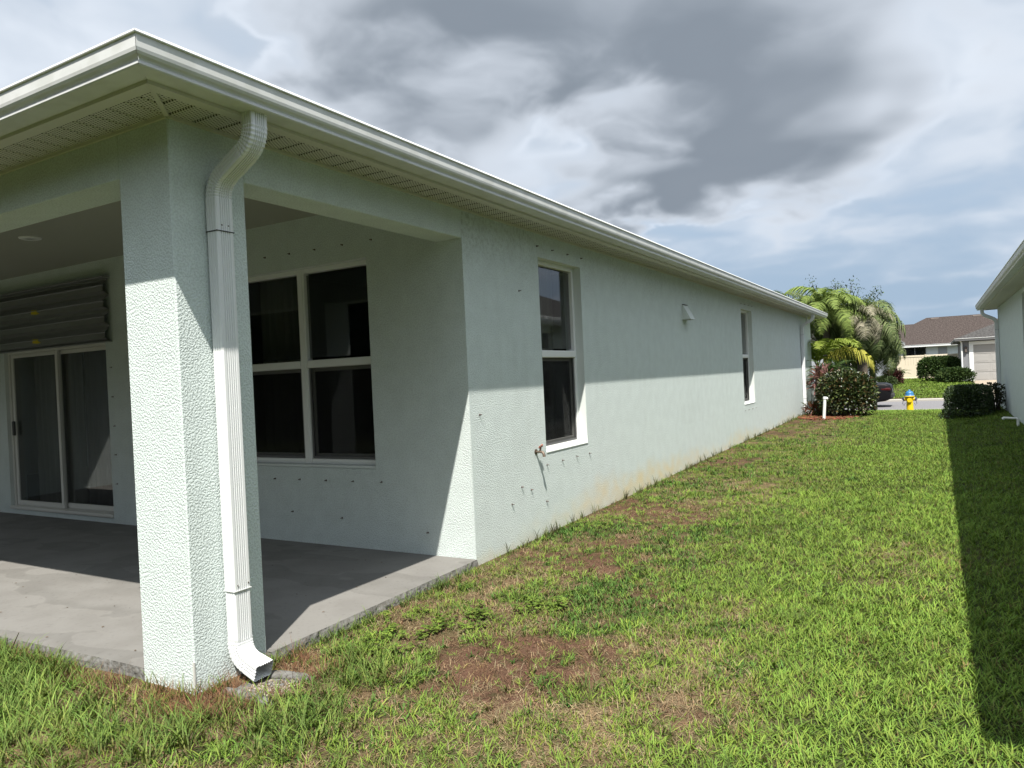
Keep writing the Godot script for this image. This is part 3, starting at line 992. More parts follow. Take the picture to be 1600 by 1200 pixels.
	bo.xf = Transform3D(Basis(Vector3(1, 0, 0), PI / 2.0), Vector3.ZERO)
	bo.lathe([[0.0, 0.0], [0.008, 0.0], [0.008, 0.004], [0.0035, 0.006], [0.0035, 0.024], [0.0, 0.026]], 8)
	bo.xf = Transform3D()
	bo.box(Vector3(-0.008, -0.003, 0.008), Vector3(0.008, 0.003, 0.014), 0.001)
	var bolt := bo.mesh()
	var side := Basis(Vector3(0, 1, 0), PI / 2.0)
	for p in [[-3.8, 2.638], [-4.116, 2.638], [-4.451, 2.638], [-4.783, 2.638], [-3.811, 0.59], [-4.139, 0.594], [-4.47, 0.594], [-4.784, 0.591], [-12.05, 2.64], [-12.37, 2.64], [-12.69, 2.64], [-13.0, 2.64], [-12.05, 0.59], [-12.37, 0.59], [-12.69, 0.59], [-13.0, 0.59], [-3.424, 2.19], [-2.683, 1.135], [-3.314, 0.457], [-3.486, 0.407], [-3.134, 0.335], [-3.772, 0.255]]:
		inst("anchor_bolt", bolt, M.bolt, hs, Transform3D(side * Basis(Vector3(0, 0, 1), rng.randf_range(-0.8, 0.8)), Vector3(0, p[1], p[0])))
	for p in [[-2.207, 2.648], [-1.888, 2.645], [-1.572, 2.643], [-1.244, 2.643], [-0.917, 2.645], [-2.214, 0.577], [-1.893, 0.579], [-1.566, 0.58], [-1.248, 0.581], [-0.927, 0.585], [-2.003, 0.279], [-1.396, 0.253], [-0.461, 0.184], [-4.715, 1.74], [-4.713, 1.413], [-4.705, 1.089], [-4.708, 0.77], [-4.711, 0.446]]:
		inst("anchor_bolt", bolt, M.bolt, hs, Transform3D(Basis(Vector3(0, 0, 1), rng.randf_range(-0.8, 0.8)), Vector3(p[0], p[1], L)))
	# garden tap
	var tp := MB.new()
	tp.lathe([[0.0, 0.0], [0.024, 0.0], [0.024, 0.006], [0.0, 0.006]], 14)
	tp.tube([Vector3(0, 0, 0), Vector3(0, 0.07, 0)], [0.011], 10)
	tp.tube([Vector3(0, 0.045, 0), Vector3(0, 0.072, -0.004), Vector3(0, 0.083, -0.022), Vector3(0, 0.086, -0.045)], [0.012, 0.013, 0.013, 0.015], 10)
	tp.tube([Vector3(0, 0.045, 0), Vector3(0, 0.055, 0.05)], [0.011, 0.008], 10)
	var tap := inst("hose_tap", tp.mesh(), M.brass, hs, Transform3D(Basis(Vector3(0, 0, 1), Vector3(1, 0, 0), Vector3(0, 1, 0)), Vector3(0, 0.735, -3.604)))
	var th := MB.new()
	for q in 6:
		var a := TAU * q / 6.0
		th.tube([Vector3(0, 0.055, 0.05), Vector3(cos(a) * 0.026, 0.055 + sin(a) * 0.018, 0.05 + sin(a) * 0.018)], [0.006, 0.008], 6)
	part("handle", th, M.rust, tap)
	# dryer hood high on the wall
	var vh := MB.new()
	var a0 := [Vector3(0, 2.365, -8.275), Vector3(0, 2.365, -8.505), Vector3(0.02, 2.365, -8.505), Vector3(0.02, 2.365, -8.275)]
	var b0 := [Vector3(0, 2.155, -8.275), Vector3(0, 2.155, -8.505), Vector3(0.13, 2.155, -8.505), Vector3(0.13, 2.155, -8.275)]
	vh.quad(a0[3], a0[2], a0[1], a0[0])
	vh.quad(b0[3], b0[2], a0[2], a0[3])
	vh.quad(b0[0], b0[3], a0[3], a0[0])
	vh.quad(b0[2], b0[1], a0[1], a0[2])
	part("vent_hood", vh, M.stucco_smooth, hs)
	var vb := MB.new()
	vb.box(Vector3(0.002, 2.374, -8.50), Vector3(0.03, 2.382, -8.28), 0.002)
	part("vent_flashing", vb, M.bolt, hs)
	# cable box and conduit on the far corner
	var ub := MB.new()
	ub.box(Vector3(0.002, 0.26, -20.85), Vector3(0.10, 0.72, -20.62), 0.008)
	var box := part("cable_box", ub, M.trim, hs)
	var cd := MB.new()
	cd.tube([Vector3(0.05, 0.26, -20.70), Vector3(0.05, 0.02, -20.70)], [0.022], 8)
	cd.tube([Vector3(0.05, 0.26, -20.78), Vector3(0.05, 0.02, -20.78)], [0.014], 8)
	part("conduit", cd, M.screen, box)
	var hk := MB.new()
	hk.tube([Vector3(0.10, 2.76, -19.62), Vector3(0.10, 2.55, -19.62), Vector3(0.08, 2.50, -19.62)], [0.02], 8)
	part("wall_pipe", hk, M.pipe, hs)
	# lanai floor
	var sl := MB.new()
	var jag := noise(91, 2.2, 4)
	var edge := []
	for i in 50: edge.append(Vector2(-8.4 + (8.4 - 0.38) * i / 49.0, lerpf(0.05, -0.014, sm(-2.2, -0.39, -8.4 + (8.4 - 0.38) * i / 49.0))))
	var edge2 := []
	for i in 30: edge2.append(Vector2(lerpf(0.034, 0.006, i / 29.0), -0.4475 + (L + 0.4475) * i / 29.0))
	var top := MB.new()
	for ed in [edge, edge2]:
		for i in ed.size() - 1:
			var q0: Vector2 = ed[i]
			var q1: Vector2 = ed[i + 1]
			var e0 := jag.get_noise_2d(q0.x * 3.0, q0.y * 3.0)
			var e1 := jag.get_noise_2d(q1.x * 3.0, q1.y * 3.0)
			var dir := Vector3(0, 0, 1) if ed == edge else Vector3(1, 0, 0)
			var o0 := dir * (0.012 + 0.016 * e0)
			var o1 := dir * (0.012 + 0.016 * e1)
			sl.quad(Vector3(q0.x, -0.25, q0.y) + o0 * 3.0, Vector3(q1.x, -0.25, q1.y) + o1 * 3.0, Vector3(q1.x, -0.03 + 0.012 * e1, q1.y) + o1, Vector3(q0.x, -0.03 + 0.012 * e0, q0.y) + o0)
			sl.quad(Vector3(q0.x, -0.03 + 0.012 * e0, q0.y) + o0, Vector3(q1.x, -0.03 + 0.012 * e1, q1.y) + o1, Vector3(q1.x, 0.0, q1.y), Vector3(q0.x, 0.0, q0.y))
			if ed == edge: top.quad(Vector3(q0.x, 0, q0.y), Vector3(q1.x, 0, q1.y), Vector3(q1.x, 0, -0.4475), Vector3(q0.x, 0, -0.4475))
			else: top.quad(Vector3(q0.x, 0, q0.y), Vector3(q1.x, 0, q1.y), Vector3(-0.4085, 0, q1.y), Vector3(-0.4085, 0, q0.y))
	sl.quad(Vector3(-0.1, -0.25, -0.4476), Vector3(0.075, -0.25, -0.4476), Vector3(0.034, 0, -0.4476), Vector3(-0.1, 0, -0.4476))
	top.quad(Vector3(-8.4, 0, -0.4475), Vector3(-0.4085, 0, -0.4475), Vector3(-0.4085, 0, L), Vector3(-8.4, 0, L))
	M.concrete.detail_enabled = true
	M.concrete.detail_uv_layer = BaseMaterial3D.DETAIL_UV_2
	M.concrete.detail_albedo = slab_tex()
	top.uv2f = func(p: Vector3) -> Vector2: return Vector2((p.x + 8.5) / 8.6, (0.1 - p.z) / 2.7)
	for p in top.v: top.u2.push_back(top.uv2f.call(p))
	var fl := struct("patio_floor", top, M.concrete)
	part("slab_edge", sl, M.concrete_rough, fl)
	# curtains inside
	curtain("curtain", "pale curtain behind the left half of the lanai window", Vector3(-2.7, 0, L - 0.36), Vector3(-2.15, 0, L - 0.36), 0.35, 2.6, 5.0, 0.03, M.curtain)
	curtain("curtain", "sheer striped curtain behind the nearer tall side window", Vector3(-0.42, 0, -3.75), Vector3(-0.42, 0, -4.9), 0.4, 2.65, 6.0, 0.035, M.curtain)
	curtain("curtain", "pale green patterned curtain behind the left glass of the sliding door", Vector3(-6.95, 0, L - 0.34), Vector3(-5.9, 0, L - 0.34), 0.05, 2.4, 8.0, 0.03, M.curtain)
	curtain("curtain", "dark drawn curtain behind the right glass of the sliding door", Vector3(-5.85, 0, L - 0.36), Vector3(-4.75, 0, L - 0.36), 0.05, 2.4, 9.0, 0.03, M.screen)
	curtain("curtain", "pale curtain behind the far tall side window", Vector3(-0.42, 0, -12.0), Vector3(-0.42, 0, -13.1), 0.4, 2.65, 6.0, 0.035, M.curtain)

func sliding_door(hs: Node3D, L: float) -> void:
	var f := MB.new()
	f.box(Vector3(-4.85, 0.085, L - 0.16), Vector3(-4.812, 2.04, L - 0.04), 0.004)
	f.box(Vector3(-6.998, 0.085, L - 0.16), Vector3(-6.96, 2.04, L - 0.04), 0.004)
	f.box(Vector3(-6.96, 2.0, L - 0.16), Vector3(-4.85, 2.038, L - 0.04), 0.004)
	f.box(Vector3(-6.998, 0.06, L - 0.16), Vector3(-4.812, 0.10, L + 0.02), 0.006)
	var d := part("sliding_door", f, M.vinyl, hs)
	for k in [[-6.955, -5.90, -0.075, "pane"], [-5.985, -4.855, -0.125, "pane"]]:
		var s := MB.new()
		var z0: float = L + k[2] - 0.02
		var z1: float = L + k[2] + 0.02
		s.box(Vector3(k[0], 0.102, z0), Vector3(k[0] + 0.05, 1.998, z1), 0.004)
		s.box(Vector3(k[1] - 0.05, 0.102, z0), Vector3(k[1], 1.998, z1), 0.004)
		s.box(Vector3(k[0] + 0.05, 0.102, z0), Vector3(k[1] - 0.05, 0.16, z1), 0.004)
		s.box(Vector3(k[0] + 0.05, 1.955, z0), Vector3(k[1] - 0.05, 1.998, z1), 0.004)
		part("door_leaf", s, M.vinyl, d)
		var g := MB.new()
		g.box(Vector3(k[0] + 0.051, 0.161, (z0 + z1) * 0.5 - 0.003), Vector3(k[1] - 0.051, 1.954, (z0 + z1) * 0.5 + 0.003))
		part("pane", g, M.glass, d)
	var h := MB.new()
	h.box(Vector3(-6.935, 0.98, L - 0.053), Vector3(-6.905, 1.16, L - 0.02), 0.006)
	part("handle", h, M.screen, d)
	# steel storm panels hung across the head of the door
	for n in 2:
		var y0 := 2.035 + 0.345 * n
		var prof := []
		for c in 2:
			var b := y0 + c * 0.172
			prof.append_array([Vector2(0.012, b), Vector2(0.078, b + 0.028), Vector2(0.070, b + 0.085), Vector2(0.082, b + 0.095), Vector2(0.022, b + 0.15)])
		prof.append(Vector2(0.022, y0 + 0.344))
		var rings := []
		for x in [-7.1, -4.69]:
			var r := PackedVector3Array()
			for p in prof: r.push_back(Vector3(x, p.y, L + p.x))
			for i in prof.size():
				var p: Vector2 = prof[prof.size() - 1 - i]
				r.push_back(Vector3(x, p.y + 0.002, L + p.x - 0.003))
			rings.append(r)
		var mb := MB.new()
		mb.loft(rings, true, false)
		var sp := part("storm_panel", mb, M.panel, hs)
		var st := MB.new()
		var sy := y0 + 0.06
		st.quad(Vector3(-6.16, sy, L + 0.0795), Vector3(-6.04, sy - 0.012, L + 0.0805), Vector3(-6.03, sy + 0.045, L + 0.0765), Vector3(-6.155, sy + 0.05, L + 0.0755))
		st.tri(Vector3(-6.04, sy - 0.01, L + 0.0805), Vector3(-5.97, sy - 0.004, L + 0.081), Vector3(-6.03, sy + 0.02, L + 0.078))
		part("sticker", st, M.sticker, sp)
	var t := MB.new()
	t.box(Vector3(-7.12, 2.728, L + 0.001), Vector3(-4.67, 2.745, L + 0.09), 0.003)
	t.box(Vector3(-7.12, 2.022, L + 0.001), Vector3(-4.67, 2.034, L + 0.05), 0.003)
	part("shutter_track", t, M.panel, hs)

# ---------------------------------------------------------------- the neighbour to the right
func build_neighbour() -> void:
	var nb := thing("neighbour_house", "pale green stuccoed neighbouring house at the right edge with white eave gutter", "house")
	var X := 4.545
	var F := -19.55
	var w := MB.new()
	facade(w, nb, Vector3(X, 0, 0), Vector3(0, 0, 1), F, 0.0, -0.3, 2.88, [[-13.6, -12.66, 0.66, 2.5], [-5.5, -4.56, 0.66, 2.5]], 0.2)
	facade(w, nb, Vector3(X, 0, 0), Vector3(1, 0, 0), 0.0, 11.0, -0.3, 2.88, [], 0.2)
	facade(w, nb, Vector3(X + 11.0, 0, 0), Vector3(0, 0, -1), 0.0, -F, -0.3, 2.88, [], 0.2)
	facade(w, nb, Vector3(X, 0, F), Vector3(-1, 0, 0), -11.0, 0.0, -0.3, 2.88, [], 0.2)
	part("wall", w, M.stucco, nb)
	for z in [-13.6, -5.5]:
		var win := hung_window(nb, Transform3D(Basis(Vector3(0, 0, 1), Vector3.UP, Vector3(-1, 0, 0)), Vector3(X, 0.66, z)), 0.94, 1.84, 0.94)
		var bl := MB.new()
		bl.box(Vector3(0.0, 0.0, -0.26), Vector3(0.94, 1.84, -0.25))
		part("blind", bl, M.curtain, win)
	hip_roof(nb, X, X + 11.0, F, 0.0, 0.33, 2.77, 0.42, M.roof_grey)
	gutter_runs(nb, X, X + 11.0, F, 0.0, -0.175, [])
	var sf := MB.new()
	sf.box(Vector3(X - 0.26, 2.598, F - 0.26), Vector3(X - 0.003, 2.606, 0.26))
	sf.box(Vector3(X, 2.5982, 0.003), Vector3(X + 11.0, 2.606, 0.26))
	sf.box(Vector3(X, 2.5982, F - 0.26), Vector3(X + 11.0, 2.606, F - 0.003))
	part("soffit", sf, M.soffit_trim, nb)
	downspout(nb, -19.3, 0.12, -1.0, X, true, 2.60)

# ---------------------------------------------------------------- across the street
func simple_window(parent: Node3D, xf: Transform3D, w: float, h: float, split := 0, glass: Material = null, frame: Material = null) -> void:   # frame proud of the wall, dark glass behind
	var f := MB.new()
	f.box(Vector3(-0.06, -0.06, -0.05), Vector3(0, h + 0.06, 0.03), 0.01)
	f.box(Vector3(w, -0.06, -0.05), Vector3(w + 0.06, h + 0.06, 0.03), 0.01)
	f.box(Vector3(0, h, -0.05), Vector3(w, h + 0.06, 0.03), 0.01)
	f.box(Vector3(0, -0.06, -0.05), Vector3(w, 0, 0.04), 0.01)
	for k in split:
		var x := w * (k + 1) / (split + 1)
		f.box(Vector3(x - 0.03, 0, -0.05), Vector3(x + 0.03, h, 0.02))
	var o := inst("window", f.mesh(), frame if frame else M.trim, parent, xf)
	var g := MB.new()
	g.box(Vector3(0, 0, -0.04), Vector3(w, h, 0.006))
	part("pane", g, glass if glass else M.dark_glass, o)

func build_far_side() -> void:
	# grey house with the garage
	var gh := thing("garage_house", "grey house across the street with a white trimmed garage door and driveway", "house", Vector3(4.55, 0.0, -48.3))
	var b := MB.new()
	b.box(Vector3(0, -0.3, -11.5), Vector3(12, 2.62, 0), 0.01)
	part("wall", b, M.grey_wall, gh)
	var tr := MB.new()
	tr.box(Vector3(0.30, -0.02, 0.002), Vector3(0.52, 2.12, 0.05), 0.01)
	tr.box(Vector3(5.35, -0.02, 0.002), Vector3(5.57, 2.12, 0.05), 0.01)
	tr.box(Vector3(0.30, 2.12, 0.002), Vector3(5.57, 2.32, 0.055), 0.01)
	var gd := MB.new()
	gd.box(Vector3(0.52, -0.02, 0.002), Vector3(5.35, 2.12, 0.012))
	var door := part("garage_door", gd, M.screen, gh)
	part("door_frame", tr, M.trim, door)
	for r in 4:
		for c in 6:
			var p := MB.new()
			var x0 := 0.54 + c * 0.8
			var y0 := 0.0 + r * 0.53
			p.box(Vector3(x0 - 0.018, y0, 0.013), Vector3(x0 + 0.782, y0 + 0.512, 0.028), 0.006)
			p.box(Vector3(x0 + 0.08, y0 + 0.09, 0.028), Vector3(x0 + 0.68, y0 + 0.42, 0.036), 0.006)
			part("door_panel", p, M.garage, door)
	var lamp := MB.new()
	lamp.cbox(Vector3(0.14, 1.82, 0.09), Vector3(0.13, 0.26, 0.13), 0.03)
	lamp.cbox(Vector3(0.14, 1.98, 0.09), Vector3(0.18, 0.05, 0.18), 0.02)
	lamp.cbox(Vector3(0.14, 1.92, 0.02), Vector3(0.10, 0.24, 0.04), 0.01)
	part("wall_lamp", lamp, M.bolt, gh)
	var ds := MB.new()
	ds.tube([Vector3(-0.28, 2.50, 0.2), Vector3(-0.12, 2.38, 0.12), Vector3(-0.06, 2.25, 0.06), Vector3(-0.06, 0.05, 0.06)], [0.05], 8)
	part("downspout", ds, M.trim, gh)
	var mt := MB.new()
	mt.cbox(Vector3(-0.08, 1.0, -2.2), Vector3(0.14, 0.5, 0.3), 0.02)
	mt.cbox(Vector3(-0.07, 1.05, -3.1), Vector3(0.12, 0.6, 0.25), 0.02)
	mt.tube([Vector3(-0.07, 0.75, -2.2), Vector3(-0.07, 0.0, -2.2)], [0.03], 6)
	part("meter_box", mt, M.screen, gh)
	hip_roof(gh, 0.0, 12.0, -11.5, 0.0, 0.42, 2.50, 0.40, M.roof_grey)
	var fa := MB.new()
	fa.box(Vector3(-0.42, 2.36, -11.9), Vector3(12.4, 2.49, 0.41), 0.01)
	part("fascia", fa, M.screen, gh)
	# white house with the brown roof
	var wh := thing("white_house", "white house with a broad brown hipped roof behind the cream fence", "house", Vector3(0.0, 0.0, -69.0))
	var wb := MB.new()
	wb.box(Vector3(-5.2, -0.3, -8.3), Vector3(10.9, 2.6, 0), 0.01)
	wb.box(Vector3(-0.65, -0.3, 0.0), Vector3(0.15, 2.45, 0.25), 0.02)
	part("wall", wb, M.white_wall, wh)
	simple_window(wh, Transform3D(Basis(), Vector3(0.85, 1.0, 0.0)), 1.55, 1.45, 1, null, M.grey_wall)
	simple_window(wh, Transform3D(Basis(), Vector3(3.35, 1.35, 0.0)), 0.62, 1.0, 0, null, M.vinyl)
	simple_window(wh, Transform3D(Basis(), Vector3(-1.9, 1.2, 0.0)), 1.0, 0.9, 0, M.dark_glass, M.grey_wall)
	var gb := MB.new()
	gb.box(Vector3(3.36, 1.36, 0.007), Vector3(3.96, 2.34, 0.012))
	part("window_blind", gb, M.pale_wall, wh)
	hip_roof(wh, -1.6, 10.9, -8.3, 0.0, 0.5, 2.62, 0.53, M.roof)
	var wf := MB.new()
	wf.box(Vector3(-2.08, 2.45, -8.75), Vector3(11.38, 2.61, 0.48), 0.01)
	part("fascia", wf, M.trim, wh)
	var wl := MB.new()
	wl.tri(Vector3(-7.5, 2.62, 0.2), Vector3(-0.5, 2.62, 0.2), Vector3(-2.2, 4.6, -4.2))
	wl.quad(Vector3(-7.5, 2.62, 0.2), Vector3(-2.2, 4.6, -4.2), Vector3(-2.2, 4.6, -8.0), Vector3(-7.5, 2.62, -12.0))
	wl.quad(Vector3(-2.2, 4.6, -4.2), Vector3(2.2, 4.6, -4.2), Vector3(2.2, 4.6, -8.0), Vector3(-2.2, 4.6, -8.0))
	wl.tri(Vector3(-0.5, 2.62, 0.2), Vector3(2.2, 4.6, -4.2), Vector3(-2.2, 4.6, -4.2))
	part("roof", wl, M.roof, wh)
	for p in [[1.35, 4.2, -3.6], [3.2, 4.85, -3.85], [6.35, 4.85, -3.85]]:
		var v := MB.new()
		v.box(Vector3(p[0] - 0.35, p[1] - 0.15, p[2] - 0.4), Vector3(p[0] + 0.35, p[1] + 0.16, p[2] + 0.12), 0.05)
		part("roof_vent", v, M.bolt, wh)
	# grey house end left of the fence
	var lh := thing("corner_house", "light grey house across the street half hidden behind the palms", "house", Vector3(0.66, 0.0, -53.8))
	var lb := MB.new()
	lb.box(Vector3(-11, -0.3, -10), Vector3(0, 2.75, 0), 0.01)
	part("wall", lb, M.pale_wall, lh)
	simple_window(lh, Transform3D(Basis(), Vector3(-3.3, 0.95, 0.0)), 1.35, 0.95, 1)
	hip_roof(lh, -11.0, 0.0, -10.0, 0.0, 0.42, 2.75, 0.40, M.roof_grey)
	var lf := MB.new()
	lf.box(Vector3(-11.4, 2.60, -10.4), Vector3(0.41, 2.74, 0.41), 0.01)
	part("fascia", lf, M.trim, lh)
	# vinyl fence
	var fe := thing("vinyl_fence", "cream vinyl privacy fence running across the lawn to the grey garage house", "fence", Vector3(0.3, 0.0, -58.6))
	var pl := MB.new()
	pl.box(Vector3(0, 0.04, -0.012), Vector3(0.168, 1.6, 0.012), 0.006)
	var plank := pl.mesh()
	for k in 26:
		if k == 12: continue
		inst("plank", plank, M.fence, fe, Transform3D(Basis(), Vector3(0.06 + k * 0.173, 0, 0)))
	var po := MB.new()
	po.box(Vector3(-0.065, -0.2, -0.065), Vector3(0.065, 1.68, 0.065), 0.01)
	po.box(Vector3(-0.08, 1.68, -0.08), Vector3(0.08, 1.73, 0.08), 0.02)
	for x in [0.0, 2.22, 4.44]: inst("post", po.mesh(), M.fence, fe, Transform3D(Basis(), Vector3(x, 0, 0)))
	for y in [0.0, 1.58]:
		var ra := MB.new()
		ra.box(Vector3(0.065, y, -0.035), Vector3(4.375, y + 0.13, 0.035), 0.01)
		part("rail", ra, M.fence, fe)
	hydrant()
	car()

func hydrant() -> void:
	var h := thing("fire_hydrant", "yellow fire hydrant with a blue top standing on the verge by the road", "fire hydrant", Vector3(2.38, -0.31, -25.3))
	var b := MB.new()
	b.lathe([[0.0, 0.0], [0.17, 0.0], [0.17, 0.035], [0.115, 0.045], [0.105, 0.07], [0.098, 0.36], [0.10, 0.50], [0.15, 0.505], [0.15, 0.535], [0.0, 0.535]], 24)
	part("barrel", b, M.hydrant, h)
	var t := MB.new()
	t.lathe([[0.148, 0.536], [0.15, 0.556], [0.122, 0.562], [0.125, 0.60], [0.115, 0.645], [0.085, 0.68], [0.04, 0.697], [0.032, 0.70], [0.032, 0.74], [0.0, 0.742]], 24)
	part("bonnet", t, M.hydrant_blue, h)
	for s in [-1.0, 1.0]:
		var n := MB.new()
		n.tube([Vector3(s * 0.09, 0.43, 0), Vector3(s * 0.15, 0.43, 0)], [0.06], 12)
		part("nozzle", n, M.hydrant, h)
		var c := MB.new()
		c.tube([Vector3(s * 0.15, 0.43, 0), Vector3(s * 0.20, 0.43, 0), Vector3(s * 0.201, 0.43, 0), Vector3(s * 0.23, 0.43, 0)], [0.07, 0.065, 0.022, 0.02], 12)
		part("nozzle_cap", c, M.hydrant_cap, h)
		var ch := MB.new()
		ch.tube([Vector3(s * 0.19, 0.40, 0.05), Vector3(s * 0.205, 0.28, 0.06), Vector3(s * 0.17, 0.22, 0.06), Vector3(s * 0.13, 0.30, 0.05)], [0.009], 6)
		part("chain", ch, M.hydrant_cap, h)
	var f := MB.new()
	f.tube([Vector3(0, 0.40, 0.09), Vector3(0, 0.40, 0.15)], [0.075], 14)
	part("nozzle", f, M.hydrant, h)

func car() -> void:
	var t := thing("parked_car", "black car parked on the street with its tail showing past the shrub", "car", Vector3(1.52, -0.54, -33.1))
	# sections from the tail (x = 0) forward (negative x): half width low / belt, bottom, belt height
	var st := [[0.0, 0.70, 0.74, 0.42, 0.80], [-0.05, 0.80, 0.80, 0.34, 0.93], [-0.25, 0.86, 0.84, 0.26, 1.0], [-0.7, 0.89, 0.86, 0.2, 1.01], [-1.2, 0.90, 0.87, 0.18, 1.0], [-2.4, 0.90, 0.87, 0.18, 0.97], [-3.1, 0.90, 0.86, 0.18, 0.95], [-3.9, 0.87, 0.80, 0.2, 0.85], [-4.4, 0.80, 0.70, 0.26, 0.72], [-4.6, 0.62, 0.55, 0.34, 0.60]]
	var rings := []
	for s in st:
		var r := PackedVector3Array()
		for p in [[-s[1] * 0.86, s[3]], [-s[1], s[3] + 0.10], [-s[1], s[3] + (s[4] - s[3]) * 0.55], [-s[2], s[4] - 0.06], [-s[2] * 0.92, s[4]], [0.0, s[4] + 0.025], [s[2] * 0.92, s[4]], [s[2], s[4] - 0.06], [s[1], s[3] + (s[4] - s[3]) * 0.55], [s[1], s[3] + 0.10], [s[1] * 0.86, s[3]]]:
			r.push_back(Vector3(s[0], p[1], p[0]))
		r.reverse()
		rings.append(r)
	var b := MB.new()
	b.loft(rings, true, true, true, true)
	part("body", b, M.car_paint, t)
	var cab := []
	for s in [[-0.55, 0.80, 0.78, 1.0, 1.005], [-1.15, 0.82, 0.64, 0.98, 1.36], [-1.6, 0.82, 0.63, 0.97, 1.43], [-2.3, 0.82, 0.62, 0.96, 1.42], [-2.7, 0.82, 0.62, 0.95, 1.34], [-3.35, 0.80, 0.74, 0.93, 0.945]]:
		var r := PackedVector3Array()
		for p in [[-s[1], s[3]], [-s[2], s[4] - 0.04], [-s[2] * 0.85, s[4]], [0, s[4] + 0.015], [s[2] * 0.85, s[4]], [s[2], s[4] - 0.04], [s[1], s[3]]]:
			r.push_back(Vector3(s[0], p[1], p[0]))
		r.reverse()
		cab.append(r)
	var g := MB.new()
	g.loft(cab, true, true, true, true)
	part("window_glass", g, M.dark_glass, t)
	var rf := MB.new()
	rf.box(Vector3(-2.5, 1.425, -0.53), Vector3(-1.3, 1.452, 0.53), 0.012)
	part("roof", rf, M.car_paint, t)
	for s in [-1.0, 1.0]:
		var l := MB.new()
		l.box(Vector3(-0.42, 0.70, s * 0.80 - 0.06), Vector3(-0.03, 0.82, s * 0.80 + 0.06), 0.03)
		part("tail_light", l, M.tail, t)
		for x in [-0.92, -3.68]:
			var w := MB.new()
			w.xf = Transform3D(Basis(Vector3(1, 0, 0), PI / 2.0), Vector3(x, 0.32, s * 0.80 - 0.1))
			w.lathe([[0.0, 0.0], [0.30, 0.0], [0.325, 0.03], [0.325, 0.18], [0.30, 0.21], [0.2, 0.21], [0.0, 0.20]], 24)
			var wh := part("wheel", w, M.rubber, t)
			var r := MB.new()
			r.xf = Transform3D(Basis(Vector3(1, 0, 0), PI / 2.0), Vector3(x, 0.32, s * 0.80 + s * 0.108))
			r.lathe([[0.0, -0.006], [0.05, -0.006], [0.2, -0.003], [0.21, 0.006], [0.0, 0.006]], 20)
			part("rim", r, M.rim, wh)
	var bp := MB.new()
	bp.box(Vector3(-0.12, 0.36, -0.78), Vector3(0.05, 0.58, 0.78), 0.05)
	part("bumper", bp, M.rubber, t)
	var np := MB.new()
	np.box(Vector3(0.0, 0.62, -0.26), Vector3(0.015, 0.75, 0.26), 0.004)
	part("number_plate", np, M.rim, t)

# ---------------------------------------------------------------- the lawn
func tuft(blades: int, spread: float, len0: float, len1: float, width: float, lean: float, droop: float, c_base: Color, c_tip: Color, segs := 3) -> ArrayMesh:
	var mb := MB.new()
	mb.use_col = true
	for k in blades:
		var a := rng.randf() * TAU
		var r := sqrt(rng.randf()) * spread
		var p := Vector3(cos(a) * r, -0.008, sin(a) * r)
		var az := rng.randf() * TAU
		var ln := rng.randf_range(len0, len1)
		var th := lean * rng.randf_range(0.25, 1.25)
		var w := width * rng.randf_range(0.7, 1.2)
		var out := Vector3(cos(az), 0, sin(az))
		var sd := Vector3(-sin(az), 0, cos(az)).rotated(Vector3.UP, rng.randf_range(-0.6, 0.6))
		var tone := rng.randf_range(0.55, 1.3)
		var hue := rng.randf_range(-0.14, 0.16)
		var prev := p
		var pw := w * 0.8
		for s in segs:
			var f := float(s + 1) / segs
			var q := prev + (out * sin(th) + Vector3.UP * cos(th)) * (ln / segs)
			q.y = maxf(q.y, 0.004)
			th += droop / segs * rng.randf_range(0.6, 1.4)
			var nw := w * (1.0 - pow(f, 2.2)) if s < segs - 1 else 0.0
			var c0 := c_base.lerp(c_tip, float(s) / segs) * tone
			c0.r *= 1.0 + hue
			mb.col = c0
			if s < segs - 1: mb.quad(prev - sd * pw * 0.5, prev + sd * pw * 0.5, q + sd * nw * 0.5, q - sd * nw * 0.5)
			else: mb.tri(prev - sd * pw * 0.5, prev + sd * pw * 0.5, q)
			prev = q
			pw = nw
	return mb.mesh()

func built_over(x: float, z: float) -> bool:
	if z < 0.05 and x < 0.035 and z > -2.56: return true
	if z <= -2.54 and x < 0.012 and z > -21.0: return true
	if x > 4.53 and z < 0.02 and z > -19.6: return true
	if x > 0.13 and x < 0.37 and z > -0.32 and z < -0.06: return true
	return z < -28.6

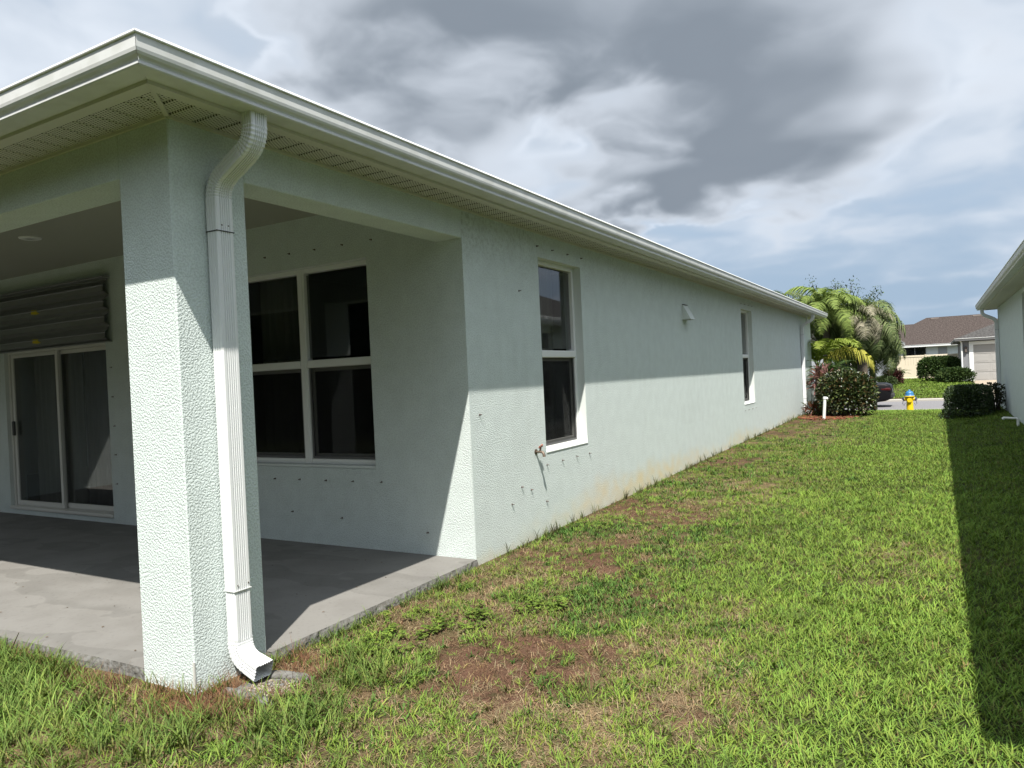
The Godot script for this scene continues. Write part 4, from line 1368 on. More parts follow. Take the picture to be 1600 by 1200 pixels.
func grow_lawn() -> void:
	var lawn := Node3D.new()
	lawn.name = "lawn_grass"
	add_child(lawn)
	tag(lawn, "green lawn grass covering the yard between the two houses", "grass")
	lawn.set_meta("kind", "stuff")
	var G0 := Color(0.13, 0.175, 0.038)
	var G1 := Color(0.183, 0.325, 0.048)
	var kinds := []
	for k in 4: kinds.append(tuft(14, 0.050, 0.035, 0.085, 0.0062, 0.95, 0.75, G0, G1))
	var wide := []
	for k in 3: wide.append(tuft(22, 0.085, 0.035, 0.075, 0.0085, 0.95, 0.6, G0, G1, 2))
	var tall := []
	for k in 3: tall.append(tuft(11, 0.028, 0.08, 0.17, 0.0065, 0.5, 1.0, Color(0.12, 0.14, 0.045), Color(0.14, 0.265, 0.05), 4))
	var dry := []
	for k in 3: dry.append(tuft(17, 0.050, 0.025, 0.065, 0.0034, 1.4, 0.4, Color(0.20, 0.145, 0.08), Color(0.36, 0.29, 0.175)))
	var needle := []
	for k in 2: needle.append(tuft(9, 0.05, 0.07, 0.15, 0.0022, 1.45, 0.2, Color(0.12, 0.07, 0.042), Color(0.20, 0.12, 0.07)))
	var clover := []
	for k in 2:
		var mb := MB.new()
		mb.use_col = true
		for q in 7:
			var p := Vector3(rng.randf_range(-0.035, 0.035), rng.randf_range(0.010, 0.05), rng.randf_range(-0.035, 0.035))
			var a := rng.randf() * TAU
			mb.col = Color(0.155, 0.215, 0.035).lerp(Color(0.07, 0.13, 0.03), rng.randf() * 0.7) * rng.randf_range(0.7, 1.25)
			for l in 3:
				var d := Vector3(cos(a + l * TAU / 3.0), rng.randf_range(-0.3, 0.5), sin(a + l * TAU / 3.0)) * 0.016
				var e := Vector3(-d.z, 0.0, d.x) * 0.55
				mb.quad(p, p + d * 0.6 - e, p + d, p + d * 0.6 + e)
		clover.append(mb.mesh())
	var clod := []
	for k in 2:
		var mb := MB.new()
		mb.use_col = true
		mb.col = Color(0.105, 0.064, 0.043)
		mb.tube([Vector3(0, -0.003, 0), Vector3(0.001, 0.001, 0), Vector3(0, 0.004, 0.001)], [0.003, 0.006, 0.0025], 5)
		clod.append(mb.mesh())
	var weed := []
	for k in 3: weed.append(tuft(14, 0.045, 0.025, 0.06, 0.0105, 1.0, 0.5, Color(0.08, 0.13, 0.03), Color(0.09, 0.19, 0.04), 2))
	var bufs := {}
	var drop := func(key: String, n: int, x: float, z: float, s: float, tint: Color, hgt := 1.0, tilt := 0.16) -> void:
		var id := "%s%d" % [key, rng.randi() % n]
		if not bufs.has(id): bufs[id] = [PackedFloat32Array()]
		var b := Basis(Vector3.UP, rng.randf() * TAU) * Basis(Vector3(1, 0, 0), rng.randf_range(-tilt, tilt))
		b = b.scaled_local(Vector3(s, s * hgt, s))
		pushx(bufs[id][0], b, Vector3(x, gy(x, z), z), tint)
	var tone := noise(95, 0.5, 3)
	var tone2 := noise(96, 2.7, 2)
	# [z from, z to, spacing, size]
	for band in [[3.3, -2.6, 0.040, 1.0, 0], [-2.6, -6.5, 0.050, 1.05, 0], [-6.5, -11.0, 0.075, 1.0, 1], [-11.0, -18.0, 0.105, 1.1, 1], [-18.0, -28.6, 0.13, 1.2, 1]]:
		var sp: float = band[2]
		var z: float = band[0]
		while z > band[1]:
			# only what lies in the wedge that the photograph could show, with a margin to either side
			var xa := maxf(-3.2, 0.0 if z < 0.05 else -3.2) if z > -21.0 else -4.0
			var xb := 4.6 if z < 0.1 else 6.0
			if z < -19.0: xb = 7.0
			var x := xa
			while x < xb:
				var qx := x + rng.randf_range(-0.5, 0.5) * sp
				var qz := z + rng.randf_range(-0.5, 0.5) * sp
				x += sp
				if built_over(qx, qz): continue
				var c := cell(qx, qz)
				var soil := g_soil[c]
				var tn := g_tan[c]
				var t1 := tone.get_noise_2d(qx, qz)
				var t2 := tone2.get_noise_2d(qx, qz)
				var tint: Color = Color(1, 1, 1) * (1.04 + 0.08 * band[4] + 0.22 * t1 + 0.25 * t2)
				tint = tint.lerp(Color(1.5, 1.02, 0.85), clampf(tn * 0.36 + 0.10 * t2 + rng.randf_range(-0.15, 0.1), 0.0, 0.8))
				if soil > 0.25 and band[4] == 0:
					for q in 3:
						if rng.randf() < soil: drop.call("clod", 2, qx + rng.randf_range(-0.02, 0.02), qz + rng.randf_range(-0.02, 0.02), rng.randf_range(0.4, 1.7), Color(1, 1, 1) * rng.randf_range(0.55, 1.5), 0.8, 1.5)
				if band[4] == 0 and rng.randf() < 0.018: drop.call("tall", 3, qx, qz, rng.randf_range(0.5, 0.85), tint)
				if rng.randf() < 0.05: drop.call("dry", 3, qx, qz, band[3] * rng.randf_range(0.6, 1.1), Color(1.05, 1.0, 0.8) * rng.randf_range(0.6, 1.1), 1.4, 0.5)
				var roll := rng.randf()
				var green := 1.0 - minf(1.0, soil * 1.05) - tn * 0.55
				if g_tall[c] > 0.25 and rng.randf() < g_tall[c] * 0.55 and soil < 0.75:
					drop.call("tall", 3, qx, qz, rng.randf_range(0.7, 1.1), tint)
				if roll < green:
					if g_clover[c] > rng.randf() * 1.2 + 0.1: drop.call("clover", 2, qx, qz, rng.randf_range(0.8, 1.3), Color(1, 1, 1) * rng.randf_range(0.8, 1.15))
					elif g_weed[c] > rng.randf() * 1.1: drop.call("weed", 3, qx, qz, rng.randf_range(0.7, 1.2) * (1.0 if band[4] == 0 else 1.5), Color(1, 1, 1) * rng.randf_range(0.75, 1.15))
					else: drop.call("grass" if band[4] == 0 else "wide", 4 if band[4] == 0 else 3, qx, qz, band[3] * rng.randf_range(0.65, 1.2) * (1.0 - 0.45 * minf(1.0, soil + tn * 0.5)), tint)
					if tn > 0.3 and rng.randf() < tn * 0.6: drop.call("dry", 3, qx, qz, band[3] * rng.randf_range(0.7, 1.2), Color(1, 1, 1) * rng.randf_range(0.7, 1.2), 0.8)
				elif rng.randf() < tn * 1.25 * (1.0 - soil * 0.7):
					drop.call("dry", 3, qx, qz, band[3] * rng.randf_range(0.7, 1.3), Color(1, 1, 1) * rng.randf_range(0.65, 1.15), 0.8)
				elif rng.randf() < 0.50:
					if rng.randf() < 0.72: drop.call("needle", 2, qx, qz, rng.randf_range(0.35, 0.95), Color(1, 1, 1) * rng.randf_range(0.6, 1.5), 0.6)
					else: drop.call("grass", 4, qx, qz, rng.randf_range(0.35, 0.8), tint)
			z -= sp
	# straw drifted round the foot of the column and the mouth of the pipe
	for k in 420:
		var a := rng.randf() * TAU
		var r := sqrt(rng.randf())
		var q := Vector2(0.10 + cos(a) * r * 0.30, 0.02 + sin(a) * r * 0.24)
		if k % 3 == 0: q = Vector2(-0.05 - rng.randf() * 1.7, 0.08 + rng.randf() * 0.12)
		if k % 7 == 0: q = Vector2(0.05 + rng.randf() * 0.45, -0.6 + rng.randf() * 0.28)
		if built_over(q.x, q.y): continue
		drop.call("needle", 2, q.x, q.y, rng.randf_range(0.6, 1.1), Color(1.25, 1.15, 1.1) * rng.randf_range(0.7, 1.4), 1.0, 0.35)
		if k % 4 == 0: drop.call("dry", 3, q.x, q.y, rng.randf_range(0.7, 1.1), Color(1, 0.9, 0.8) * rng.randf_range(0.6, 1.0), 1.2)
	# weeds standing against the foot of the wall and the slab
	var sprig := []
	for k in 2: sprig.append(tuft(7, 0.018, 0.06, 0.15, 0.007, 0.25, 0.5, Color(0.11, 0.11, 0.05), Color(0.085, 0.11, 0.045), 3))
	for k in 110:
		var z2 := -2.7 - rng.randf() * 17.5
		drop.call("sprig", 2, 0.03 + rng.randf() * 0.05, z2, rng.randf_range(0.4, 1.2), Color(1, 1, 1) * rng.randf_range(0.7, 1.2))
	for z3 in [-5.95, -6.0, -6.05, -7.9, -8.1, -8.2, -10.6, -13.0, -15.0, -16.2, -17.1, -3.2, -3.6, -3.75]:
		for q in 3: drop.call("sprig", 2, 0.05 + rng.randf() * 0.06, z3 + rng.randf_range(-0.05, 0.05), rng.randf_range(0.5, 1.1), Color(1, 0.95, 0.9))
	for k in 60: drop.call("tall", 3, 0.06 + rng.randf() * 0.06, -0.5 - rng.randf() * 1.9, rng.randf_range(0.3, 0.85), Color(0.9, 0.9, 0.9) * rng.randf_range(0.7, 1.15))
	for k in 30: drop.call("tall", 3, -0.45 - rng.randf() * 1.5, 0.075 + rng.randf() * 0.05, rng.randf_range(0.35, 0.8), Color(1, 1, 0.95) * rng.randf_range(0.7, 1.15))
	for p in [[0.03, 0.035], [-0.06, 0.03], [-0.2, 0.04], [-0.3, 0.04], [0.05, -0.05], [0.06, -0.12], [0.04, -0.43], [0.06, -0.47], [0.09, -0.38]]:
		for q in 2: drop.call("tall", 3, p[0] + rng.randf_range(0.0, 0.03), p[1] + rng.randf_range(0.0, 0.03), rng.randf_range(0.5, 1.0), Color(1.05, 1.0, 0.9))
	# the lawn across the street
	var farg := []
	for k in 2: farg.append(tuft(16, 0.22, 0.05, 0.11, 0.03, 0.8, 0.5, G0, Color(0.17, 0.30, 0.04), 2))
	for k in 9000:
		var x2 := rng.randf_range(-7.0, 9.0)
		var z4 := -37.5 - rng.randf() * 21.0
		if x2 > 4.9 and z4 > -48.5 or x2 > 4.5 and z4 < -48.2: continue
		drop.call("verge", 2, x2, z4, rng.randf_range(0.7, 1.3), Color(1, 1, 1) * (0.95 + 0.3 * tone.get_noise_2d(x2 * 0.5, z4 * 0.5)))
	for set in [["grass", kinds], ["wide", wide], ["tall", tall], ["dry", dry], ["needle", needle], ["clover", clover], ["weed", weed], ["clod", clod], ["sprig", sprig], ["verge", farg]]:
		for i in set[1].size():
			var id := "%s%d" % [set[0], i]
			if not bufs.has(id): continue
			var called: String = {"grass": "grass_blades", "wide": "grass_blades", "tall": "tall_grass", "dry": "dry_grass", "needle": "straw", "clover": "clover", "weed": "weed_leaves", "clod": "soil_crumbs", "sprig": "weed_sprigs", "verge": "far_grass"}[set[0]]
			var nm := called
			var q := 0
			while lawn.has_node(NodePath(nm)):
				q += 1
				nm = "%s_%03d" % [called, q]
			multi(nm, set[1][i], M.dry if set[0] in ["dry", "needle", "clod"] else M.leaf, bufs[id][0], lawn)

# ---------------------------------------------------------------- shrubs and palms
func leaf_mesh(ln: float, w: float, fold := 0.25) -> ArrayMesh:   # a folded leaf along +z
	var mb := MB.new()
	mb.use_col = true
	mb.col = Color(1, 1, 1)
	var m := Vector3(0, 0, 0)
	var t := Vector3(0, -ln * 0.12, ln)
	var c := Vector3(0, 0, ln * 0.5)
	for s in [-1.0, 1.0]:
		var a := Vector3(s * w * 0.5, w * fold, ln * 0.32)
		var b := Vector3(s * w * 0.42, w * fold * 0.8, ln * 0.66)
		if s > 0:
			mb.quad(m, a, b, c); mb.tri(c, b, t)
		else:
			mb.quad(m, c, b, a); mb.tri(c, t, b)
	return mb.mesh()

func shrub(called: String, label: String, category: String, at: Vector3, size: Vector3, leaves: int, ln: float, w: float, cols: Array, boxy: float, shaggy: float, material: Material, turn := 0.0) -> void:
	var t := thing(called, label, category, at, turn)
	var buf := PackedFloat32Array()
	var nz := noise(at.x * 100.0 + 7, 1.0, 3)
	var h := size * 0.5
	for k in int(leaves * 1.7):
		var d := Vector3(rng.randfn(), rng.randfn(), rng.randfn()).normalized()
		if d.y < -0.55 and rng.randf() < 0.7: d.y = -d.y
		var m := pow(pow(absf(d.x), boxy) + pow(absf(d.y), boxy) + pow(absf(d.z), boxy), 1.0 / boxy)
		var p := d / m
		var lump := 1.0 + shaggy * nz.get_noise_3d(p.x * 2.2, p.y * 2.2, p.z * 2.2) + shaggy * 0.35 * nz.get_noise_3d(p.x * 7.0, p.y * 7.0, p.z * 7.0)
		var depth := 1.0 - pow(rng.randf(), 1.6) * 0.75
		var q := Vector3(p.x * h.x, p.y * h.y, p.z * h.z) * lump * depth + Vector3(0, h.y, 0)
		if q.y < 0.02: q.y = rng.randf() * 0.15
		var out := (d + Vector3(rng.randfn(), rng.randfn() + 0.35, rng.randfn()) * 0.65).normalized()
		var side := out.cross(Vector3(rng.randfn(), 1.6, rng.randfn())).normalized()
		if side.length() < 0.5: side = Vector3(1, 0, 0)
		var up := out.cross(side).normalized() * -1.0
		if up.y < 0.0:
			up = -up
			side = -side
		var s := rng.randf_range(0.65, 1.25)
		var c: Color = cols[rng.randi() % cols.size()]
		pushx(buf, Basis(side * s, up * s, out * s), q, c * rng.randf_range(0.7, 1.3))
	multi("foliage", leaf_mesh(ln, w), material, buf, t)
	var st := MB.new()
	for k in 7:
		var a := TAU * k / 7.0 + 0.3
		var e := Vector3(cos(a) * h.x * 0.6, size.y * 0.7, sin(a) * h.z * 0.6)
		st.tube([Vector3(cos(a) * 0.05, -0.08, sin(a) * 0.05), e * 0.5 + Vector3(0, 0.05, 0), e], [0.016, 0.012, 0.005], 6)
	part("stem", st, M.bark, t)

# a feather-shaped palm leaf growing along +z and arching over
func frond_mesh(ln: float, a0: float, bend: float, pairs: int, leaf: float, lw: float, hang: float, c0: Color, c1: Color, fwd := 0.5) -> ArrayMesh:
	var mb := MB.new()
	mb.use_col = true
	var pts := []
	var p := Vector3.ZERO
	var n := 14
	for i in n + 1:
		pts.append(p)
		var a := a0 - bend * pow(float(i) / n, 1.25)
		p += Vector3(0, sin(a), cos(a)) * (ln / n)
	mb.col = c0.lerp(Color(0.2, 0.17, 0.06), 0.35)
	var rad := []
	for i in n + 1: rad.append(lerpf(0.018, 0.004, float(i) / n))
	mb.tube(pts, rad, 5, false)
	for k in pairs:
		var s := lerpf(0.12, 0.99, (k + rng.randf() * 0.6) / pairs)
		var f := s * n
		var i := mini(int(f), n - 1)
		var b: Vector3 = pts[i].lerp(pts[i + 1], f - i)
		var tan: Vector3 = (pts[i + 1] - pts[i]).normalized()
		var l := leaf * sin(PI * clampf(0.18 + s * 0.78, 0.0, 1.0)) * rng.randf_range(0.8, 1.15)
		for sd in [-1.0, 1.0]:
			var d: Vector3 = (Vector3(sd, 0.25 + rng.randf_range(-0.3, 0.3), 0) + tan * fwd).normalized()
			mb.col = c0.lerp(c1, rng.randf()) * rng.randf_range(0.75, 1.25)
			var q := b
			var wv := tan * lw * 0.5
			for g in 3:
				var e := q + d * l / 3.0
				var w1: float = lw * [0.5, 0.36, 0.0][g]
				if g < 2: mb.quad(q - wv, q + wv, e + tan * w1, e - tan * w1)
				else: mb.tri(q - wv, q + wv, e)
				wv = tan * w1
				q = e
				d = (d + Vector3.DOWN * hang * rng.randf_range(0.7, 1.3)).normalized()
	return mb.mesh()

func palm(label: String, base: Vector3, top: float, trunk: float, fronds: Array, count: int, tilt0: float, tilt1: float, sc := 1.0) -> Node3D:
	var t := thing("palm_tree", label, "palm tree", base, 0.0, "palms across the front gardens")
	var tr := MB.new()
	tr.tube([Vector3(0, -0.3, 0), Vector3(0.02, top * 0.5, 0.03), Vector3(0, top, 0)], [trunk * 1.3, trunk, trunk * 0.8], 10)
	part("trunk", tr, M.bark, t)
	for k in count:
		var b := Basis(Vector3.UP, k * 2.39996 + rng.randf_range(-0.2, 0.2)) * Basis(Vector3(1, 0, 0), -lerpf(tilt0, tilt1, float(k) / count) + rng.randf_range(-0.1, 0.1))
		inst("frond", fronds[rng.randi() % fronds.size()], M.leaf, t, Transform3D(b.scaled_local(Vector3.ONE * sc * rng.randf_range(0.85, 1.1)), Vector3(0, top - 0.05 + rng.randf() * 0.1, 0)))
	return t

func tree(called: String, label: String, base: Vector3, height: float, crown: Vector3, limbs: int, leaves: int, ln: float, cols: Array) -> void:
	var t := thing(called, label, "tree", base)
	var tr := MB.new()
	tr.tube([Vector3(0, -0.3, 0), Vector3(0.05, height * 0.3, 0.0), Vector3(0, height * 0.55, 0.08)], [0.14, 0.11, 0.08], 9)
	part("trunk", tr, M.bark, t)
	var buf := PackedFloat32Array()
	for k in limbs:
		var a := k * 2.4
		var up := rng.randf_range(0.15, 1.0)
		var r := sqrt(1.0 - pow(up * 2.0 - 1.0, 2.0) * 0.8) * rng.randf_range(0.55, 1.0)
		var e := Vector3(cos(a) * crown.x * r, height - crown.y + crown.y * up, sin(a) * crown.z * r)
		var s := Vector3(0, height * rng.randf_range(0.35, 0.55), 0.03)
		var m := s.lerp(e, 0.55) + Vector3(0, 0.15, 0)
		var lb := MB.new()
		lb.tube([s, m, e], [0.045, 0.025, 0.006], 6)
		part("limb", lb, M.bark, t)
		for q in leaves / limbs:
			var f := rng.randf_range(0.35, 1.08)
			var p := s.lerp(m, minf(1.0, f * 2.0)) if f < 0.5 else m.lerp(e, (f - 0.5) * 2.0)
			p += Vector3(rng.randfn(), rng.randfn(), rng.randfn()) * 0.085
			var out := Vector3(rng.randfn(), rng.randfn() * 0.6, rng.randfn()).normalized()
			var side := out.cross(Vector3.UP).normalized()
			var sc := rng.randf_range(0.6, 1.3)
			pushx(buf, Basis(side * sc, side.cross(out) * -sc, out * sc), p, cols[rng.randi() % cols.size()] * rng.randf_range(0.7, 1.3))
	multi("crown", leaf_mesh(ln, ln * 0.45), M.leaf, buf, t)

func grow_plants() -> void:
	var dark := [Color(0.028, 0.05, 0.017), Color(0.04, 0.07, 0.022), Color(0.06, 0.09, 0.025), Color(0.034, 0.06, 0.023)]
	shrub("glossy_shrub", "rounded dark glossy-leaved shrub beyond the far corner of the green house", "shrub", Vector3(1.16, 0.02, -18.3), Vector3(1.36, 1.14, 1.4), 5200, 0.085, 0.045, [Color(0.03, 0.05, 0.014), Color(0.045, 0.068, 0.02), Color(0.075, 0.095, 0.022), Color(0.09, 0.06, 0.02), Color(0.024, 0.042, 0.014)], 2.6, 0.14, M.gloss_leaf)
	shrub("clipped_hedge", "dark clipped box-shaped hedge at the corner of the right-hand house", "hedge", Vector3(3.80, 0.02, -17.5), Vector3(0.9, 0.74, 1.4), 6500, 0.05, 0.026, dark, 5.0, 0.06, M.gloss_leaf, -0.1)
	shrub("loose_shrub", "small open leggy shrub between the clipped hedge and the downspout", "shrub", Vector3(4.36, 0.06, -18.1), Vector3(0.5, 0.72, 0.5), 330, 0.07, 0.035, [Color(0.04, 0.05, 0.025), Color(0.06, 0.06, 0.03)], 2.0, 0.3, M.leaf)
	shrub("low_weed_shrub", "tiny dark shrublet at the near left foot of the clipped hedge", "shrub", Vector3(3.36, 0.02, -16.75), Vector3(0.26, 0.26, 0.24), 160, 0.05, 0.028, dark, 2.0, 0.2, M.gloss_leaf)
	shrub("rounded_hedge", "large clipped dome-shaped hedge before the fence across the street", "hedge", Vector3(3.35, -0.03, -49.6), Vector3(2.35, 1.52, 1.7), 5200, 0.12, 0.07, [Color(0.04, 0.07, 0.02), Color(0.06, 0.095, 0.025), Color(0.03, 0.055, 0.018)], 3.2, 0.08, M.leaf)
	shrub("spreading_shrub", "low spreading shrub between the dome hedge and the grey garage wall", "shrub", Vector3(4.08, -0.1, -47.4), Vector3(1.95, 0.9, 1.2), 2600, 0.12, 0.06, [Color(0.045, 0.075, 0.022), Color(0.06, 0.09, 0.025), Color(0.03, 0.055, 0.018)], 2.2, 0.2, M.leaf)
	shrub("red_leaved_plant", "dark red-leaved plant on the lawn across the street", "plant", Vector3(0.92, -0.1, -47.2), Vector3(0.95, 0.9, 0.8), 520, 0.22, 0.07, [Color(0.06, 0.02, 0.022), Color(0.09, 0.03, 0.03), Color(0.04, 0.025, 0.02)], 2.0, 0.25, M.leaf)
	shrub("groundcover_shrub", "low dull green shrub beside the red-leaved plant across the street", "shrub", Vector3(0.45, -0.12, -45.6), Vector3(1.5, 0.6, 1.0), 900, 0.13, 0.05, [Color(0.05, 0.075, 0.03), Color(0.075, 0.10, 0.04)], 2.0, 0.25, M.leaf)
	shrub("rust_plant", "small rust-red bromeliad by the foot of the far downspout", "plant", Vector3(0.42, 0.04, -18.35), Vector3(0.5, 0.36, 0.5), 210, 0.15, 0.03, [Color(0.17, 0.055, 0.03), Color(0.11, 0.045, 0.03), Color(0.05, 0.06, 0.025)], 2.0, 0.25, M.leaf)
	shrub("pink_leaved_plant", "pinkish ti plant with drooping leaves by the far corner of the green house", "plant", Vector3(0.52, 0.62, -19.3), Vector3(0.5, 0.6, 0.5), 120, 0.30, 0.05, [Color(0.26, 0.14, 0.12), Color(0.18, 0.09, 0.085), Color(0.10, 0.07, 0.05)], 2.0, 0.25, M.leaf)
	# palms in the front garden
	var lush := []
	for k in 3: lush.append(frond_mesh(2.2, 1.0, 2.5, 50, 0.74, 0.038, 0.9, Color(0.105, 0.155, 0.04), Color(0.21, 0.265, 0.07)))
	var dull := []
	for k in 3: dull.append(frond_mesh(2.3, 0.9, 2.6, 52, 0.82, 0.036, 1.15, Color(0.085, 0.125, 0.045), Color(0.19, 0.22, 0.10)))
	var pale := []
	for k in 3: pale.append(frond_mesh(2.1, 0.75, 2.5, 50, 0.85, 0.036, 1.2, Color(0.19, 0.185, 0.12), Color(0.38, 0.345, 0.26)))
	var small := []
	for k in 2: small.append(frond_mesh(0.85, 0.9, 1.5, 40, 0.2, 0.012, 0.25, Color(0.035, 0.075, 0.022), Color(0.07, 0.12, 0.035)))
	palm("tall palm with bright yellow-green arching fronds just past the green house's far eave", Vector3(0.0, -0.22, -24.6), 3.3, 0.13, lush, 26, 0.5, -0.9, 0.85)
	palm("broad palm with heavily drooping dull green and dry fronds beside the street", Vector3(0.95, -0.3, -25.6), 2.95, 0.14, dull, 40, 0.4, -1.15, 0.82)
	var dp := palm("palm with pale grey-brown withered fronds hanging at the right of the group", Vector3(1.05, -0.24, -24.9), 3.05, 0.12, pale, 17, 0.3, -0.9, 0.6)
	dp.rotation.y = 0.4
	palm("leftmost palm of the group, its feathery crown seen above the roof gutter", Vector3(-1.75, -0.22, -24.9), 3.35, 0.13, dull, 18, 0.55, -0.5, 0.8)
	palm("dwarf palm with fine dark green fronds behind the glossy shrub", Vector3(0.62, 0.02, -20.0), 1.0, 0.08, small, 24, 0.5, -0.7)
	palm("short dull green palm trailing its fronds to the grass at the right of the group", Vector3(1.22, -0.4, -26.4), 2.2, 0.10, dull, 24, 0.1, -1.1, 0.66)
	# one low palm with a yellowing leaf that hangs over the shrub
	var low := thing("palm_tree", "low palm whose yellow leaf arches over the glossy shrub", "palm tree", Vector3(0.1, 0.0, -21.4), 0.0, "palms across the front gardens")
	var tr := MB.new()
	tr.tube([Vector3(0, -0.3, 0), Vector3(0.0, 0.7, 0), Vector3(0.02, 1.3, 0)], [0.12, 0.10, 0.08], 9)
	part("trunk", tr, M.bark, low)
	var yf := frond_mesh(2.15, 1.0, 2.75, 42, 0.78, 0.04, 1.0, Color(0.215, 0.215, 0.035), Color(0.31, 0.29, 0.055))
	inst("frond", yf, M.leaf, low, Transform3D(Basis(Vector3.UP, PI / 2.0 - 0.1), Vector3(0.02, 1.25, 0))).set_meta("label", "yellowing frond")
	var gf := frond_mesh(1.9, 1.25, 2.2, 40, 0.55, 0.04, 0.55, Color(0.13, 0.18, 0.03), Color(0.22, 0.26, 0.05))
	for a in [0.15, 1.0, 2.2, 3.4, 4.6, 5.5]:
		inst("frond", gf, M.leaf, low, Transform3D(Basis(Vector3.UP, a), Vector3(0, 1.28, 0)))
	palm("small palm standing alone before the cream fence", Vector3(1.0, -0.02, -54.2), 0.35, 0.06, small, 12, 0.6, -0.3)
	tree("leafy_tree", "loose small-leaved tree rising behind the palms", Vector3(0.0, -0.45, -27.6), 4.95, Vector3(1.9, 2.4, 1.6), 60, 10000, 0.085, [Color(0.05, 0.08, 0.03), Color(0.07, 0.10, 0.045), Color(0.04, 0.065, 0.03)])

# ---------------------------------------------------------------- small things
func tree_line() -> void:   # the wood at the back of the yard, seen only in the window panes
	var t := Node3D.new()
	t.name = "tree_line"
	add_child(t)
	tag(t, "dense dark wood behind the back yard, mirrored in the lanai windows", "wood")
	t.set_meta("kind", "stuff")
	var buf := PackedFloat32Array()
	var hn := noise(301, 0.16, 3)
	for k in 42000:
		var x := rng.randf_range(-40.0, 26.0)
		var top := 5.6 + 2.2 * hn.get_noise_2d(x, 0.0)
		var z := 10.5 + 1.4 * hn.get_noise_2d(x, 50.0) + rng.randf() * 2.4
		var y := rng.randf() * top
		var out := Vector3(rng.randfn(), rng.randfn(), rng.randfn()).normalized()
		var side := out.cross(Vector3(0.1, 1, 0.2)).normalized()
		pushx(buf, Basis(side, side.cross(out) * -1.0, out) * rng.randf_range(0.8, 1.6), Vector3(x, y, z), Color(0.012, 0.02, 0.008) * rng.randf_range(0.6, 1.4))
	multi("crown", leaf_mesh(0.5, 0.34), M.leaf, buf, t)
	var tr := MB.new()
	for k in 16: tr.tube([Vector3(-38.0 + k * 4.1 + rng.randf(), -0.4, 11.6), Vector3(-38.0 + k * 4.1, 4.5, 11.7)], [0.2, 0.1], 7)
	var o := part("trunk", tr, M.bark, t)
	o.set_meta("kind", "stuff")

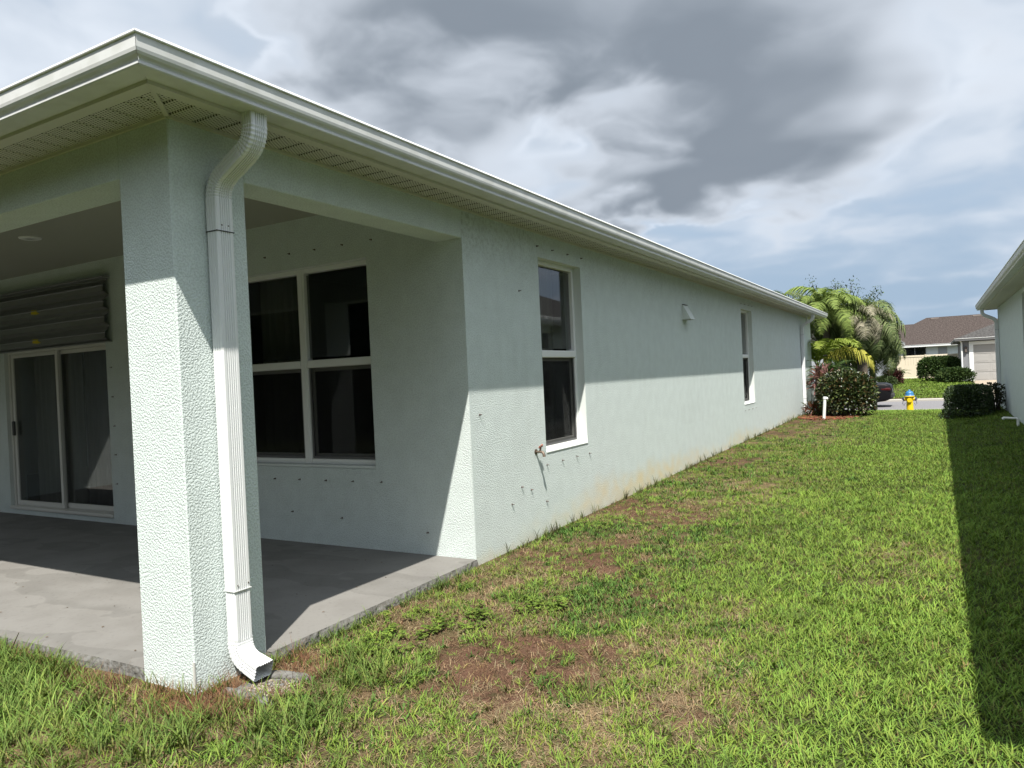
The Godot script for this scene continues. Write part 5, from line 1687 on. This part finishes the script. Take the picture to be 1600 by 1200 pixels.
func small_things() -> void:
	tree_line()
	var sb := thing("splash_block", "weathered concrete splash block half buried under the downspout mouth", "splash block", Vector3(0.25, -0.065, -0.205))
	var b := MB.new()
	b.xf.basis = Basis(Vector3.UP, 0.16)
	b.box(Vector3(-0.145, -0.05, -0.15), Vector3(0.20, 0.006, 0.15), 0.01)
	for s in [-1.0, 1.0]:
		b.tube([Vector3(-0.14, 0.012, s * 0.105), Vector3(0.0, 0.014, s * 0.128), Vector3(0.13, 0.008, s * 0.145), Vector3(0.20, -0.02, s * 0.15)], [0.022, 0.026, 0.025, 0.02], 9)
	part("trough", b, M.concrete_rough, sb)
	var pb := MB.new()
	pb.use_col = true
	pb.col = Color(1, 1, 1)
	pb.tube([Vector3(0, -0.004, 0), Vector3(0, 0, 0), Vector3(0, 0.004, 0)], [0.003, 0.0055, 0.003], 5)
	var buf := PackedFloat32Array()
	for k in 420:
		var a := rng.randf() * TAU
		var r := sqrt(rng.randf())
		var g := Color(0.16, 0.125, 0.085).lerp(Color(0.40, 0.36, 0.29), pow(rng.randf(), 2.0))
		if rng.randf() < 0.35: g = Color(0.09, 0.062, 0.04)
		pushx(buf, Basis.from_euler(Vector3(rng.randf() * 6, rng.randf() * 6, rng.randf() * 6)).scaled(Vector3.ONE * rng.randf_range(0.4, 1.3)), Vector3(0.05 + cos(a) * r * 0.13, 0.008, sin(a) * r * 0.10), g)
	multi("gravel", pb.mesh(), M.stone, buf, sb)
	var db := MB.new()
	db.use_col = true
	db.col = Color(1, 1, 1)
	db.quad(Vector3(-0.006, 0.002, -0.002), Vector3(0.007, 0.001, -0.003), Vector3(0.005, 0.004, 0.003), Vector3(-0.005, 0.003, 0.004))
	var dbuf := PackedFloat32Array()
	for k in 90:
		var q := Vector2(rng.randf_range(-4.2, -0.02), rng.randf_range(-2.4, -0.02))
		if q.x > -0.45 and q.y > -0.5: continue
		pushx(dbuf, Basis(Vector3.UP, rng.randf() * 6.0).scaled(Vector3.ONE * rng.randf_range(0.5, 1.5)), Vector3(q.x, 0.001, q.y), Color(0.07, 0.055, 0.04) * rng.randf_range(0.6, 2.0))
	var dbo := multi("leaf_litter", db.mesh(), M.stone, dbuf, self)
	tag(dbo, "scattered tiny dry leaf bits on the grey patio floor", "leaf litter")
	var st := thing("stick", "dark thin stick leaning out of the grass beside the patio slab", "stick", Vector3(-1.5, -0.06, 0.12))
	var sm_ := MB.new()
	sm_.tube([Vector3(-0.02, 0, 0), Vector3(0.05, 0.09, -0.01), Vector3(0.085, 0.15, -0.02)], [0.004, 0.0035, 0.002], 6)
	part("twig", sm_, M.bark, st)
	var cp := thing("cleanout_pipe", "short white PVC pipe standing in front of the glossy shrub", "pipe", Vector3(0.74, 0.03, -17.15))
	var c := MB.new()
	c.tube([Vector3(0, -0.1, 0), Vector3(0.05, 0.52, 0)], [0.036], 12)
	part("pipe", c, M.pvc, cp)
	var cc := MB.new()
	cc.tube([Vector3(0.049, 0.515, 0), Vector3(0.053, 0.575, 0)], [0.045], 12)
	cc.tube([Vector3(0.05, 0.54, 0.0), Vector3(0.12, 0.53, 0.02)], [0.028], 10)
	part("cap", cc, M.pvc, cp)
	var lp := thing("drain_pipe", "white angled PVC drain pipe on the grass beside the right-hand house", "pipe", Vector3(4.44, 0.09, -13.9))
	var l := MB.new()
	l.tube([Vector3(0, -0.1, 0), Vector3(0, 0.15, 0), Vector3(-0.02, 0.17, 0), Vector3(-0.21, 0.175, -0.1)], [0.022], 10)
	l.tube([Vector3(-0.20, 0.175, -0.095), Vector3(-0.225, 0.15, -0.10)], [0.026], 10)
	part("pipe", l, M.pvc, lp)
	var bn := thing("storage_bin", "dark navy bin half hidden behind the right-hand house's downspout", "bin", Vector3(4.78, 0.0, -20.9))
	var n := MB.new()
	n.loft([PackedVector3Array([Vector3(-0.24, 0, -0.28), Vector3(-0.24, 0, 0.28), Vector3(0.24, 0, 0.28), Vector3(0.24, 0, -0.28)]), PackedVector3Array([Vector3(-0.29, 0.62, -0.33), Vector3(-0.29, 0.62, 0.33), Vector3(0.29, 0.62, 0.33), Vector3(0.29, 0.62, -0.33)])], true, false, true, true)
	part("tub", n, M.navy, bn)
	var lid := MB.new()
	lid.box(Vector3(-0.31, 0.621, -0.35), Vector3(0.31, 0.68, 0.35), 0.02)
	part("lid", lid, M.navy, bn)
	var mu := MB.new()
	mu.use_col = true
	mu.col = Color(1, 1, 1)
	mu.box(Vector3(-0.03, -0.006, -0.012), Vector3(0.03, 0.006, 0.012), 0.003)
	var mb := PackedFloat32Array()
	for k in 900:
		var a := rng.randf() * TAU
		var r := sqrt(rng.randf())
		var q := Vector2(0.75 + cos(a) * r * 0.75, -18.0 + sin(a) * r * 1.15)
		if q.x < 0.06: continue
		pushx(mb, Basis.from_euler(Vector3(rng.randf_range(-0.4, 0.4), rng.randf() * 6, rng.randf_range(-0.4, 0.4))) .scaled(Vector3.ONE * rng.randf_range(0.6, 1.4)), Vector3(q.x, gy(q.x, q.y) + 0.012 + rng.randf() * 0.02, q.y), Color(0.22, 0.075, 0.04).lerp(Color(0.10, 0.045, 0.03), rng.randf()))
	var mo := multi("mulch", mu.mesh(), M.stone, mb, self)
	tag(mo, "red bark mulch scattered round the white pipe and glossy shrub", "mulch")
